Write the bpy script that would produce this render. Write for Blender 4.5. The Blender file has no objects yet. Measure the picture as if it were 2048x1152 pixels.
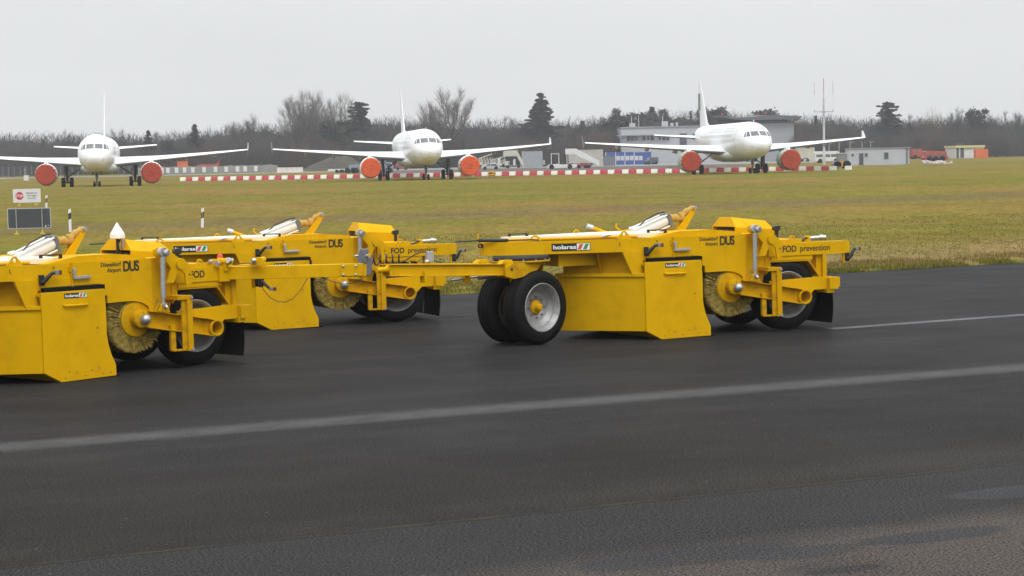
import bpy, bmesh, math, random
import numpy as np
from mathutils import Vector, Matrix, noise

S = bpy.context.scene
col = S.collection
R = math.radians
random.seed(7)

# ------------------------------------------------------------------ camera, sky, sun, exposure
F = 3800.0; H = 2.3

def cam_axes(p, r):
    Fw = Vector((0, math.cos(p), -math.sin(p))); X = Vector((1, 0, 0)); U = Vector((0, math.sin(p), math.cos(p)))
    return X*math.cos(r)-U*math.sin(r), U*math.cos(r)+X*math.sin(r), Fw

CX, CU, CF = cam_axes(math.atan((576-311)/F), 0.020)
cam = bpy.data.cameras.new('camera'); camo = bpy.data.objects.new('camera', cam); col.objects.link(camo)
cam.sensor_width = 36; cam.lens = F/2048*36; cam.clip_start = 0.5; cam.clip_end = 4000
camo.matrix_world = Matrix((CX, CU, -CF)).transposed().to_4x4()
camo.location = (0, 0, H)
S.camera = camo

w = bpy.data.worlds.new('World'); S.world = w; w.use_nodes = True
nt = w.node_tree; nt.nodes.clear()
sky = nt.nodes.new('ShaderNodeTexSky'); sky.sky_type = 'NISHITA'; sky.sun_disc = False
sky.sun_elevation = R(52); sky.sun_rotation = R(158); sky.dust_density = 4.0
hs = nt.nodes.new('ShaderNodeHueSaturation'); hs.inputs['Saturation'].default_value = 0.25; hs.inputs['Value'].default_value = 1.0
tc = nt.nodes.new('ShaderNodeTexCoord'); sep = nt.nodes.new('ShaderNodeSeparateXYZ')
ramp = nt.nodes.new('ShaderNodeValToRGB')
ramp.color_ramp.elements[0].position = 0.0; ramp.color_ramp.elements[0].color = (0.405, 0.415, 0.418, 1)
ramp.color_ramp.elements[1].position = 1.0; ramp.color_ramp.elements[1].color = (0.98, 1.0, 1.03, 1)
e = ramp.color_ramp.elements.new(0.10); e.color = (0.43, 0.44, 0.444, 1)
sc_ = nt.nodes.new('ShaderNodeVectorMath'); sc_.operation = 'SCALE'; sc_.inputs['Scale'].default_value = 19.6
mx = nt.nodes.new('ShaderNodeMix'); mx.data_type = 'RGBA'; mx.inputs['Factor'].default_value = 0.94
bg = nt.nodes.new('ShaderNodeBackground'); bg.inputs['Strength'].default_value = 0.10
out = nt.nodes.new('ShaderNodeOutputWorld')
L = nt.links.new
cmap = nt.nodes.new('ShaderNodeMapping'); cmap.inputs['Scale'].default_value = (2.0, 2.0, 9.0); cnz = nt.nodes.new('ShaderNodeTexNoise'); cnz.inputs['Scale'].default_value = 1.6; cnz.inputs['Detail'].default_value = 5
cmr = nt.nodes.new('ShaderNodeMapRange'); cmr.inputs[1].default_value = 0.3; cmr.inputs[2].default_value = 0.7; cmr.inputs[3].default_value = 19.6*0.965; cmr.inputs[4].default_value = 19.6*1.035
L(tc.outputs['Generated'], cmap.inputs['Vector']); L(cmap.outputs[0], cnz.inputs['Vector']); L(cnz.outputs['Fac'], cmr.inputs[0]); L(cmr.outputs[0], sc_.inputs['Scale'])
L(tc.outputs['Generated'], sep.inputs[0]); L(sep.outputs['Z'], ramp.inputs['Fac']); L(ramp.outputs['Color'], sc_.inputs[0])
L(sky.outputs['Color'], hs.inputs['Color']); L(hs.outputs['Color'], mx.inputs['A']); L(sc_.outputs[0], mx.inputs['B'])
L(mx.outputs['Result'], bg.inputs['Color']); L(bg.outputs['Background'], out.inputs['Surface'])

sun = bpy.data.lights.new('sun', 'SUN'); sun.energy = 1.3; sun.angle = R(35); sun.color = (1.0, 0.985, 0.96)
suno = bpy.data.objects.new('sun', sun); col.objects.link(suno)
# from behind the camera, a little to the right, high up
suno.rotation_euler = (R(38), 0, R(22))

S.view_settings.view_transform = 'Standard'; S.view_settings.look = 'None'
S.view_settings.exposure = 0.0; S.view_settings.gamma = 1.0
S.render.engine = 'CYCLES'
S.cycles.use_denoising = True; S.cycles.pixel_filter_type = 'BLACKMAN_HARRIS'; S.cycles.filter_width = 1.5
S.cycles.max_bounces = 6; S.cycles.diffuse_bounces = 3; S.cycles.glossy_bounces = 3; S.cycles.transparent_max_bounces = 12

# ------------------------------------------------------------------ projecting helpers (photo pixels -> places in the world)
def ray(px, py): return CF + CX*((px-1024)/F) + CU*((576-py)/F)
def at(px, py, Y):
    d = ray(px, py); return Vector((0, 0, H)) + d*(Y/d.y)
GF = -0.35                                                # far ground level
def onground(px, py, z=GF):
    d = ray(px, py); return Vector((0, 0, H)) + d*((z-H)/d.z)

# the road falls away from the camera by a percent or so: its own frame
RX, RU, RF = cam_axes(math.atan((576-364.1)/3802), 0.02717)
Mw = Matrix((CX, CU, CF)).transposed(); Mr = Matrix((RX, RU, RF)).transposed()
ROAD = Matrix.Translation((0, 0, H)) @ (Mw @ Mr.transposed()).to_4x4() @ Matrix.Translation((0, 0, -H))
def road(x, y, z=0): return ROAD @ Vector((x, y, z))

# ------------------------------------------------------------------ materials
MATS = {}
def mat(name, color, rough=0.6, metal=0.0, spec=0.5, var=0.0, vscale=8.0, bump=0.0, bscale=60.0, coat=0.0, dirt=None, dscale=3.0, dmin=0.5, dmax=0.75, emit=None):
    if name in MATS: return MATS[name]
    m = bpy.data.materials.new(name); m.use_nodes = True; n = m.node_tree.nodes; l = m.node_tree.links.new
    b = n['Principled BSDF']
    b.inputs['Base Color'].default_value = (*color, 1); b.inputs['Roughness'].default_value = rough
    b.inputs['Metallic'].default_value = metal; b.inputs['Specular IOR Level'].default_value = spec
    b.inputs['Coat Weight'].default_value = coat; b.inputs['Coat Roughness'].default_value = 0.15
    t = n.new('ShaderNodeTexCoord')
    last = None
    if var > 0:
        nz = n.new('ShaderNodeTexNoise'); nz.inputs['Scale'].default_value = vscale; nz.inputs['Detail'].default_value = 6
        l(t.outputs['Object'], nz.inputs['Vector'])
        r = n.new('ShaderNodeMapRange'); r.inputs[1].default_value = 0.3; r.inputs[2].default_value = 0.7; r.inputs[3].default_value = 1-var; r.inputs[4].default_value = 1+var
        l(nz.outputs['Fac'], r.inputs[0])
        v = n.new('ShaderNodeVectorMath'); v.operation = 'SCALE'; v.inputs[0].default_value = color
        l(r.outputs[0], v.inputs['Scale']); last = v.outputs[0]
    if dirt:
        nz = n.new('ShaderNodeTexNoise'); nz.inputs['Scale'].default_value = dscale; nz.inputs['Detail'].default_value = 9; nz.inputs['Roughness'].default_value = 0.65
        l(t.outputs['Object'], nz.inputs['Vector'])
        r = n.new('ShaderNodeMapRange'); r.inputs[1].default_value = dmin; r.inputs[2].default_value = dmax
        l(nz.outputs['Fac'], r.inputs[0])
        mm = n.new('ShaderNodeMix'); mm.data_type = 'RGBA'; l(r.outputs[0], mm.inputs['Factor'])
        if last: l(last, mm.inputs['A'])
        else: mm.inputs['A'].default_value = (*color, 1)
        mm.inputs['B'].default_value = (*dirt, 1); last = mm.outputs['Result']
    if last: l(last, b.inputs['Base Color'])
    if bump > 0:
        nz = n.new('ShaderNodeTexNoise'); nz.inputs['Scale'].default_value = bscale; nz.inputs['Detail'].default_value = 5
        l(t.outputs['Object'], nz.inputs['Vector'])
        bp = n.new('ShaderNodeBump'); bp.inputs['Strength'].default_value = bump; bp.inputs['Distance'].default_value = 0.01
        l(nz.outputs['Fac'], bp.inputs['Height']); l(bp.outputs[0], b.inputs['Normal'])
    if emit:
        b.inputs['Emission Color'].default_value = (*emit, 1); b.inputs['Emission Strength'].default_value = 1
    MATS[name] = m
    return m

YEL = mat('yellow_paint', (0.65, 0.366, 0.0006), 0.5, spec=0.05, var=0.04, vscale=3, bump=0.04, bscale=25, dirt=(0.42, 0.23, 0.004), dscale=2.2, dmin=0.52, dmax=1.0)
YELW = mat('worn_yellow_paint', (0.58, 0.312, 0.001), 0.55, spec=0.05, var=0.10, vscale=5, dirt=(0.22, 0.12, 0.02), dscale=7, dmin=0.5, dmax=0.82)
def weather(m, streak=(0.20, 0.10, 0.006), chip=(0.05, 0.03, 0.015), amt=0.35):
    n = m.node_tree.nodes; l = m.node_tree.links.new; b = n['Principled BSDF']; src = b.inputs['Base Color'].links[0].from_socket; t = n.new('ShaderNodeTexCoord')
    def layer(src, sc, scale, lo, hi, colr, k):
        mp = n.new('ShaderNodeMapping'); mp.inputs['Scale'].default_value = sc; l(t.outputs['Object'], mp.inputs['Vector'])
        z = n.new('ShaderNodeTexNoise'); z.inputs['Scale'].default_value = scale; z.inputs['Detail'].default_value = 5; l(mp.outputs[0], z.inputs['Vector'])
        r = n.new('ShaderNodeMapRange'); r.inputs[1].default_value = lo; r.inputs[2].default_value = hi; r.inputs[4].default_value = k; l(z.outputs['Fac'], r.inputs[0])
        x = n.new('ShaderNodeMix'); x.data_type = 'RGBA'; l(r.outputs[0], x.inputs['Factor']); l(src, x.inputs['A']); x.inputs['B'].default_value = (*colr, 1); return x.outputs['Result']
    o = layer(src, (1, 1, 0.10), 11, 0.56, 0.75, streak, amt); o = layer(o, (1, 1, 1), 26, 0.735, 0.75, chip, 0.7); l(o, b.inputs['Base Color'])
weather(YEL, amt=0.10); weather(YELW, amt=0.3)
BLK = mat('black_plastic', (0.014, 0.014, 0.016), 0.45, var=0.2, vscale=20)
RUB = mat('tyre_rubber', (0.008, 0.008, 0.0085), 0.65, spec=0.12, var=0.25, vscale=14, bump=0.05, bscale=90, dirt=(0.018, 0.017, 0.016), dscale=6, dmin=0.55, dmax=0.8)
FLAP = mat('rubber_flap', (0.006, 0.006, 0.007), 0.75, spec=0.15, var=0.25, vscale=9)
RIM = mat('silver_rim', (0.30, 0.30, 0.295), 0.45, metal=0.35, var=0.12, vscale=12, dirt=(0.16, 0.14, 0.12), dscale=8, dmin=0.5, dmax=0.8)
STEEL = mat('galvanised_steel', (0.46, 0.47, 0.47), 0.38, metal=0.75, var=0.15, vscale=25)
ALU = mat('white_aluminium', (0.72, 0.73, 0.72), 0.35, var=0.05, vscale=6, spec=0.6)
GRY = mat('grey_casting', (0.14, 0.145, 0.155), 0.5, var=0.2, vscale=20)
TAN = mat('tan_canvas', (0.48, 0.29, 0.06), 0.85, var=0.18, vscale=15, bump=0.3, bscale=30)
BRI = mat('yellow_bristle', (0.33, 0.24, 0.05), 0.9, var=0.6, vscale=22)
BRID = mat('dark_bristle_core', (0.10, 0.075, 0.02), 0.9, var=0.4, vscale=25)
CRM = mat('cream_plate', (0.80, 0.73, 0.55), 0.55, var=0.05, vscale=5, dirt=(0.42, 0.36, 0.28), dscale=3.2, dmin=0.6, dmax=0.8)
TXT = mat('dark_lettering', (0.035, 0.022, 0.008), 0.6)
WHT = mat('white_vinyl', (0.80, 0.80, 0.78), 0.45)
STK = mat('black_vinyl', (0.012, 0.012, 0.012), 0.4)
REDV = mat('red_vinyl', (0.62, 0.07, 0.05), 0.45)
GRNV = mat('green_vinyl', (0.03, 0.27, 0.06), 0.45)
LMPR = mat('red_lens', (0.16, 0.035, 0.02), 0.25, spec=0.6)
LMPO = mat('orange_lens', (0.50, 0.13, 0.02), 0.25, spec=0.6)
LMPC = mat('clear_lens', (0.20, 0.20, 0.20), 0.2, spec=0.6)
BCN = mat('beacon_red', (0.75, 0.02, 0.015), 0.2, spec=0.6)
DRK = mat('dark_engine_parts', (0.03, 0.028, 0.025), 0.6, var=0.4, vscale=20)

AWH = mat('aircraft_white', (0.87, 0.895, 0.925), 0.32, spec=0.5, coat=0.2, var=0.02, vscale=0.5)
AGR = mat('aircraft_grey', (0.50, 0.51, 0.52), 0.45, var=0.05, vscale=1)
AGU = mat('aircraft_shaded_grey_underside', (0.17, 0.175, 0.18), 0.5, var=0.1, vscale=1)  # grey underside paint, with the shade below the wings darkened into it
AGN = mat('green_cowling', (0.33, 0.44, 0.36), 0.4, var=0.06, vscale=1)
AWN = mat('cockpit_glass', (0.10, 0.11, 0.12), 0.15, spec=0.7)
ACV = mat('orange_canvas_cover', (0.64, 0.085, 0.006), 0.75, var=0.12, vscale=2.5, bump=0.3, bscale=5)
ACR = mat('red_canvas_cover', (0.37, 0.040, 0.010), 0.8, var=0.08, vscale=2.5, bump=0.3, bscale=5)
AGE = mat('gear_metal', (0.07, 0.07, 0.075), 0.5, var=0.2, vscale=5)
AGS = mat('faded_lettering_grey', (0.62, 0.66, 0.63), 0.4, var=0.06, vscale=2)
AFN = mat('faded_green_mark', (0.20, 0.24, 0.22), 0.4, var=0.2, vscale=2)

# ------------------------------------------------------------------ mesh helpers
class MB:
    """collects shapes, then links them as ONE mesh object"""
    def __init__(s): s.v = []; s.f = []; s.mi = []; s.cur = 0; s.sm = []
    def add(s, vs, fs, smooth=False):
        o = len(s.v); s.v += [tuple(v) for v in vs]
        for f in fs: s.f.append([i+o for i in f]); s.mi.append(s.cur); s.sm.append(smooth)
    def box(s, c, d, rot=None):
        c = Vector(c); hx, hy, hz = d[0]/2, d[1]/2, d[2]/2
        vs = [Vector((x, y, z)) for x in (-hx, hx) for y in (-hy, hy) for z in (-hz, hz)]
        if rot is not None: vs = [rot @ v for v in vs]
        s.add([c+v for v in vs], [(0, 1, 3, 2), (4, 6, 7, 5), (0, 4, 5, 1), (2, 3, 7, 6), (0, 2, 6, 4), (1, 5, 7, 3)])
    def prism(s, poly, ext):
        """poly: 3-D outline, ext: vector"""
        ext = Vector(ext); a = [Vector(p) for p in poly]; n = len(a)
        nrm = Vector((0, 0, 0))
        for i in range(n): nrm += a[i].cross(a[(i+1) % n])
        if nrm.dot(ext) > 0: a = a[::-1]
        b = [p+ext for p in a]
        fs = [list(range(n)), list(range(2*n-1, n-1, -1))]
        fs += [[i, n+i, n+(i+1) % n, (i+1) % n][::-1] for i in range(n)]
        s.add(a+b, [f for f in fs])
    def tube(s, a, b, r, r2=None, n=12, caps=True, smooth=True):
        a = Vector(a); b = Vector(b); r2 = r if r2 is None else r2
        d = (b-a).normalized(); u = d.orthogonal().normalized(); w_ = d.cross(u)
        vs = []; 
        for p, q in ((a, r), (b, r2)):
            for i in range(n):
                t = 2*math.pi*i/n; vs.append(p+u*(q*math.cos(t))+w_*(q*math.sin(t)))
        s.add(vs, [(i, (i+1) % n, n+(i+1) % n, n+i) for i in range(n)], smooth)
        if caps: s.add(vs, [list(range(n))[::-1], list(range(n, 2*n))])
    def path(s, pts, r, n=8, closed=False):
        pts = [Vector(p) for p in pts]; rings = []; m = len(pts)
        rr = r if isinstance(r, (list, tuple)) else [r]*m
        u = None
        for i, p in enumerate(pts):
            d = (pts[min(i+1, m-1)]-pts[max(i-1, 0)]).normalized()
            u = d.orthogonal().normalized() if u is None else (u-d*u.dot(d)).normalized()
            w_ = d.cross(u)
            rings.append([p+u*(rr[i]*math.cos(2*math.pi*k/n))+w_*(rr[i]*math.sin(2*math.pi*k/n)) for k in range(n)])
        s.loft(rings, True)
    def loft(s, rings, smooth=True, caps=True):
        n = len(rings[0]); m = len(rings); vs = [v for r_ in rings for v in r_]
        fs = [(j*n+i, j*n+(i+1) % n, (j+1)*n+(i+1) % n, (j+1)*n+i) for j in range(m-1) for i in range(n)]
        s.add(vs, fs, smooth)
        if caps: s.add(vs, [list(range(n))[::-1], list(range((m-1)*n, m*n))])
    def lathe(s, prof, origin, axis, n=32, smooth=True, closed=False):
        """prof: (radius, distance along axis)"""
        o = Vector(origin); d = Vector(axis).normalized(); u = d.orthogonal().normalized(); w_ = d.cross(u)
        vs = []
        for r_, h in prof:
            for k in range(n):
                t = 2*math.pi*k/n; vs.append(o+d*h+u*(r_*math.cos(t))+w_*(r_*math.sin(t)))
        m = len(prof)
        fs = [(j*n+i, j*n+(i+1) % n, (j+1)*n+(i+1) % n, (j+1)*n+i) for j in range(m-1) for i in range(n)]
        if closed: fs += [((m-1)*n+i, (m-1)*n+(i+1) % n, (i+1) % n, i) for i in range(n)]
        s.add(vs, fs, smooth)
    def sphere(s, c, r, n=12, m=8, sc=(1, 1, 1)):
        c = Vector(c); vs = []
        for j in range(m+1):
            th = math.pi*j/m
            for i in range(n):
                ph = 2*math.pi*i/n
                vs.append(c+Vector((r*sc[0]*math.sin(th)*math.cos(ph), r*sc[1]*math.sin(th)*math.sin(ph), r*sc[2]*math.cos(th))))
        s.add(vs, [(j*n+i, (j+1)*n+i, (j+1)*n+(i+1) % n, j*n+(i+1) % n) for j in range(m) for i in range(n)], True)
    def build(s, name, mats, parent=None, bevel=0.0, fix=True):
        me = bpy.data.meshes.new(name); me.from_pydata(s.v, [], s.f)
        for m in (mats if isinstance(mats, (list, tuple)) else [mats]): me.materials.append(m)
        me.polygons.foreach_set('material_index', s.mi); me.polygons.foreach_set('use_smooth', s.sm)
        if fix:
            bm = bmesh.new(); bm.from_mesh(me); bmesh.ops.recalc_face_normals(bm, faces=bm.faces); bm.to_mesh(me); bm.free()
        me.update()
        o = bpy.data.objects.new(name, me); col.objects.link(o)
        if parent: o.parent = parent
        if bevel > 0:
            b = o.modifiers.new('bevel', 'BEVEL'); b.width = bevel; b.segments = 2; b.limit_method = 'ANGLE'; b.angle_limit = R(40)
            b.harden_normals = False
        return o

def tag(o, label=None, cat=None, group=None, kind=None):
    if label: o['label'] = label
    if cat: o['category'] = cat
    if group: o['group'] = group
    if kind: o['kind'] = kind
    return o
def empty(name, loc, rz=0):
    o = bpy.data.objects.new(name, None); col.objects.link(o); o.location = loc; o.rotation_euler = (0, 0, rz); o.empty_display_size = 0.3
    return o
def kids(o): return [c for c in bpy.data.objects if c.parent == o]
def copy_tree(o, parent=None):
    c = o.copy(); col.objects.link(c)
    if parent: c.parent = parent
    for ch in kids(o): copy_tree(ch, c)
    return c
def text_mesh(name, body, size, m, parent, origin, xdir, ydir, align='LEFT', bold=0.0, spacing=1.0, line=1.0, sx=1.0, extrude=0.0015):
    cu = bpy.data.curves.new(name, 'FONT'); cu.body = body; cu.size = size; cu.align_x = align; cu.extrude = extrude; cu.offset = bold
    cu.space_character = spacing; cu.space_line = line
    t = bpy.data.objects.new(name+'_tmp', cu); col.objects.link(t)
    bpy.context.view_layer.update()
    me = bpy.data.meshes.new_from_object(t.evaluated_get(bpy.context.evaluated_depsgraph_get()))
    bpy.data.objects.remove(t); bpy.data.curves.remove(cu)
    x = Vector(xdir).normalized(); y = Vector(ydir).normalized(); z = x.cross(y)
    M = Matrix((x*sx, y, z)).transposed().to_4x4(); M.translation = Vector(origin)
    me.transform(M); me.materials.clear(); me.materials.append(m); me.name = name
    o = bpy.data.objects.new(name, me); col.objects.link(o)
    if parent: o.parent = parent
    return o

# ------------------------------------------------------------------ road (its mesh lies in the road's own frame)
DIRA = R(23.3); DX, DY = math.cos(DIRA), math.sin(DIRA)
def edge_y(x): return 39.4+0.4966*(x+1.5)

def asphalt():
    m = bpy.data.materials.new('wet_asphalt'); m.use_nodes = True; n = m.node_tree.nodes; l = m.node_tree.links.new
    b = n['Principled BSDF']; t = n.new('ShaderNodeTexCoord'); P = t.outputs['Object']
    def noise_(scale, detail=6, rough=0.6, vec=None):
        z = n.new('ShaderNodeTexNoise'); z.inputs['Scale'].default_value = scale; z.inputs['Detail'].default_value = detail; z.inputs['Roughness'].default_value = rough
        l(vec or P, z.inputs['Vector']); return z.outputs['Fac']
    def rng(x, a, b_, c=0.0, d=1.0):
        r = n.new('ShaderNodeMapRange'); r.inputs[1].default_value = a; r.inputs[2].default_value = b_; r.inputs[3].default_value = c; r.inputs[4].default_value = d
        l(x, r.inputs[0]); return r.outputs[0]
    def mth(op, a, b_):
        z = n.new('ShaderNodeMath'); z.operation = op
        for i, q in enumerate((a, b_)):
            if isinstance(q, (int, float)): z.inputs[i].default_value = q
            else: l(q, z.inputs[i])
        return z.outputs[0]
    def mix(f, a, b_):
        z = n.new('ShaderNodeMix'); z.data_type = 'RGBA'; l(f, z.inputs['Factor'])
        for k, q in (('A', a), ('B', b_)):
            if isinstance(q, tuple): z.inputs[k].default_value = (*q, 1)
            else: l(q, z.inputs[k])
        return z.outputs['Result']
    # along / across coordinates
    dt = n.new('ShaderNodeVectorMath'); dt.operation = 'DOT_PRODUCT'; l(P, dt.inputs[0]); dt.inputs[1].default_value = (-DY, DX, 0); s_ = dt.outputs['Value']
    dt2 = n.new('ShaderNodeVectorMath'); dt2.operation = 'DOT_PRODUCT'; l(P, dt2.inputs[0]); dt2.inputs[1].default_value = (DX, DY, 0); u_ = dt2.outputs['Value']
    cb = n.new('ShaderNodeCombineXYZ'); l(mth('MULTIPLY', u_, 0.08), cb.inputs[0]); l(s_, cb.inputs[1])
    streak = noise_(1.3, 5, 0.6, cb.outputs[0])
    sw = mth('ADD', s_, rng(noise_(0.9, 6), 0, 1, -0.35, 0.35))
    base = mix(rng(noise_(0.35, 5), 0.35, 0.65), (0.0225, 0.0218, 0.0222), (0.029, 0.0285, 0.0288))
    base = mix(rng(streak, 0.45, 0.75, 0, 0.5), base, (0.042, 0.041, 0.042))
    base = mix(rng(sw, 17.5, 12.0, 0, 0.8), base, (0.0235, 0.0212, 0.0192))
    base = mix(rng(s_, 12.02, 11.98), base, (0.0325, 0.0318, 0.0318))
    # brownish wear at the near right, wet dark blotches in it
    near = rng(sw, 10.55, 10.05)
    wear = mth('MULTIPLY', near, rng(mth('ADD', noise_(0.9, 7), mth('MULTIPLY', u_, 0.045)), 0.50, 0.78))
    base = mix(mth('MULTIPLY', wear, 0.85), base, (0.075, 0.063, 0.055))
    near2 = rng(mth('ABSOLUTE', mth('SUBTRACT', sw, 12.4), 0), 0.6, 0.1)
    base = mix(mth('MULTIPLY', near2, rng(mth('ADD', noise_(1.1, 7), mth('MULTIPLY', u_, 0.05)), 0.55, 0.9, 0, 0.35)), base, (0.052, 0.046, 0.038))
    wob = rng(noise_(2.6, 6, 0.7), 0.2, 0.8, -0.45, 0.45)
    damp = None
    for (u0, s0, ru, rs, cc, ed) in ((5.45, 10.12, 0.75, 0.26, (0.033, 0.033, 0.036), 0.85), (6.06, 9.87, 0.34, 0.15, (0.048, 0.050, 0.055), 0.7), (6.10, 9.85, 0.42, 0.20, (0.030, 0.030, 0.032), 0.5), (6.06, 9.29, 0.27, 0.09, (0.032, 0.030, 0.029), 0.9), (7.13, 9.88, 0.55, 0.18, (0.033, 0.033, 0.036), 0.85), (8.55, 10.95, 0.5, 0.22, (0.050, 0.052, 0.058), 0.4)):
        du = mth('DIVIDE', mth('SUBTRACT', u_, u0), ru); ds = mth('DIVIDE', mth('SUBTRACT', s_, s0), rs)
        r2 = mth('ADD', mth('ADD', mth('MULTIPLY', du, du), mth('MULTIPLY', ds, ds)), wob)
        k_ = mth('MULTIPLY', rng(r2, 1.15, 0.75), ed); base = mix(k_, base, cc); damp = k_ if damp is None else mth('MAXIMUM', damp, k_)
    # grit stones
    ag = noise_(62, 2, 0.7); ag2 = noise_(44, 3, 0.75)
    grit = mth('ADD', rng(ag, 0.32, 0.68, 0.1, 1.9), rng(ag2, 0.35, 0.65, -0.5, 0.5))
    v = n.new('ShaderNodeVectorMath'); v.operation = 'SCALE'; l(base, v.inputs[0]); l(grit, v.inputs['Scale'])
    vo = n.new('ShaderNodeTexVoronoi'); vo.inputs['Scale'].default_value = 9; l(P, vo.inputs['Vector'])
    chips = mth('MULTIPLY', rng(vo.outputs['Distance'], 0.13, 0.07), rng(noise_(6, 2), 0.60, 0.66))
    colr = mix(mth('MULTIPLY', chips, 0.6), v.outputs[0], (0.16, 0.15, 0.14))
    # the seam between the two pavings, with moss and sand in it
    sj = mth('ADD', s_, rng(noise_(2.2, 8, 0.75), 0, 1, -0.07, 0.07))
    seam = rng(mth('ABSOLUTE', mth('SUBTRACT', sj, 12.0), 0), 0.035, 0.015)
    colr = mix(mth('MULTIPLY', seam, rng(noise_(1.6, 6), 0.48, 0.62, 0.0, 0.9)), colr, (0.048, 0.045, 0.022))
    seam2 = rng(mth('ABSOLUTE', mth('SUBTRACT', sj, 11.95), 0), 0.03, 0.0)
    colr = mix(mth('MULTIPLY', seam2, 0.8), colr, (0.012, 0.011, 0.011))
    l(colr, b.inputs['Base Color'])
    rr = mth('SUBTRACT', rng(noise_(0.5, 6), 0.3, 0.7, 0.46, 0.58), mth('MULTIPLY', damp, 0.12))
    l(rr, b.inputs['Roughness']); b.inputs['Specular IOR Level'].default_value = 0.007
    bp = n.new('ShaderNodeBump'); bp.inputs['Strength'].default_value = 0.25; bp.inputs['Distance'].default_value = 0.012
    l(mth('ADD', ag, mth('MULTIPLY', ag2, 0.6)), bp.inputs['Height']); l(bp.outputs[0], b.inputs['Normal'])
    return m

mb = MB(); nx = 240; xs = np.linspace(-60, 110, nx)
vs = []
for x in xs:
    j = 0.16*noise.noise(Vector((x*0.8, 3.1, 0)))+0.10*noise.noise(Vector((x*3.1, 7.7, 0)))
    vs.append((x, edge_y(x)+j, 0))
vs2 = [(x, -12, 0) for x in xs]
mb.add(vs2+vs, [(i, i+1, nx+i+1, nx+i) for i in range(nx-1)])
rd = mb.build('road', asphalt(), fix=False); rd.matrix_world = ROAD; tag(rd, kind='structure')

def worn_paint(name, colr, lo, hi, scale):
    m = bpy.data.materials.new(name); m.use_nodes = True; n = m.node_tree.nodes; l = m.node_tree.links.new
    b = n['Principled BSDF']; b.inputs['Base Color'].default_value = (*colr, 1); b.inputs['Roughness'].default_value = 0.6
    uv = n.new('ShaderNodeUVMap'); t = n.new('ShaderNodeTexCoord'); sp = n.new('ShaderNodeSeparateXYZ'); l(uv.outputs[0], sp.inputs[0])
    def M(op, a, c):
        z = n.new('ShaderNodeMath'); z.operation = op
        for i, q in enumerate((a, c)):
            if isinstance(q, (int, float)): z.inputs[i].default_value = q
            else: l(q, z.inputs[i])
        return z.outputs[0]
    d = M('ABSOLUTE', M('SUBTRACT', sp.outputs['Y'], 0.5), 0)
    nz = n.new('ShaderNodeTexNoise'); nz.inputs['Scale'].default_value = scale; nz.inputs['Detail'].default_value = 8; nz.inputs['Roughness'].default_value = 0.7; l(t.outputs['Object'], nz.inputs['Vector'])
    n2 = n.new('ShaderNodeTexNoise'); n2.inputs['Scale'].default_value = 45; n2.inputs['Detail'].default_value = 2; l(t.outputs['Object'], n2.inputs['Vector'])
    r = n.new('ShaderNodeMapRange'); r.inputs[1].default_value = 0.5; r.inputs[2].default_value = 0.14; dd = M('ADD', d, M('MULTIPLY', M('SUBTRACT', nz.outputs['Fac'], 0.5), 0.55)); l(dd, r.inputs[0])
    a = M('MULTIPLY', r.outputs[0], M('ADD', M('MULTIPLY', nz.outputs['Fac'], hi), lo))
    a = M('MULTIPLY', a, M('ADD', M('MULTIPLY', n2.outputs['Fac'], 1.6), 0.2))
    l(a, b.inputs['Alpha'])
    return m
def marking(name, s0, s1, wdt, u0, u1, m, z=0.004, n=60):
    me = bpy.data.meshes.new(name); vs = []; fs = []; uvs = []
    for i in range(n+1):
        f = i/n; u = u0+(u1-u0)*f; s = s0+(s1-s0)*f
        for q in (0, 1):
            ss = s+(q-0.5)*wdt; vs.append((u*DX-ss*DY, u*DY+ss*DX, z)); uvs.append((f, q))
    for i in range(n): fs.append((2*i, 2*i+2, 2*i+3, 2*i+1))
    me.from_pydata(vs, [], fs); uvl = me.uv_layers.new(name='UVMap')
    for lp in me.loops: uvl.data[lp.index].uv = uvs[lp.vertex_index]
    me.materials.append(m); o = bpy.data.objects.new(name, me); col.objects.link(o); o.matrix_world = ROAD; tag(o, kind='structure')
    return o
marking('road_marking', 17.74, 17.78, 0.95, -30, 60, worn_paint('worn_grey_line', (0.102, 0.101, 0.099), -0.08, 0.95, 2.4))
marking('road_marking', 23.9, 26.87, 0.42, 15.4, 60, worn_paint('worn_pale_line', (0.26, 0.26, 0.27), -0.1, 0.95, 1.8))

# ------------------------------------------------------------------ ground: one sheet to the horizon
pn = (ROAD.to_3x3() @ Vector((0, 0, 1))); p0 = road(0, 0)
def zroad(x, y): return p0.z-(pn.x*(x-p0.x)+pn.y*(y-p0.y))/pn.z
def sst(a, b, x):
    t = min(1, max(0, (x-a)/(b-a))); return t*t*(3-2*t)
def gz(x, y):
    t = (y-edge_y(x))*DX
    zr = zroad(x, y) if t < 0 else zroad(x, edge_y(x))
    if t < 0.25: base = zr-0.06+0.08*sst(-0.5, 0.15, t)
    else:
        tgt = -0.46+0.44*sst(95, 192, y)
        if y > 192: tgt = -0.02+(GF+0.02)*sst(192, 202, y)
        base = (zr+0.02)+(tgt-zr-0.02)*sst(0.25, 30, t)
    if t > 0.5: base += 0.05*noise.noise(Vector((x*0.12, y*0.06, 0)))*min(1, t/10)*(1 if y < 230 else 0)
    return base
ys = list(np.arange(-14, 24, 4))+list(np.arange(24, 70, 0.5))+list(np.arange(70, 180, 2))+list(np.arange(180, 240, 1.0))+[250, 270, 300, 350, 420, 500, 600, 800, 1100, 1600]
xsg = list(np.arange(-400, -80, 20))+list(np.arange(-80, -24, 2))+list(np.arange(-24, 30, 0.6))+list(np.arange(30, 90, 2))+list(np.arange(90, 420, 20))
vs = [(x, y, gz(x, y)) for y in ys for x in xsg]; W_ = len(xsg)
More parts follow.
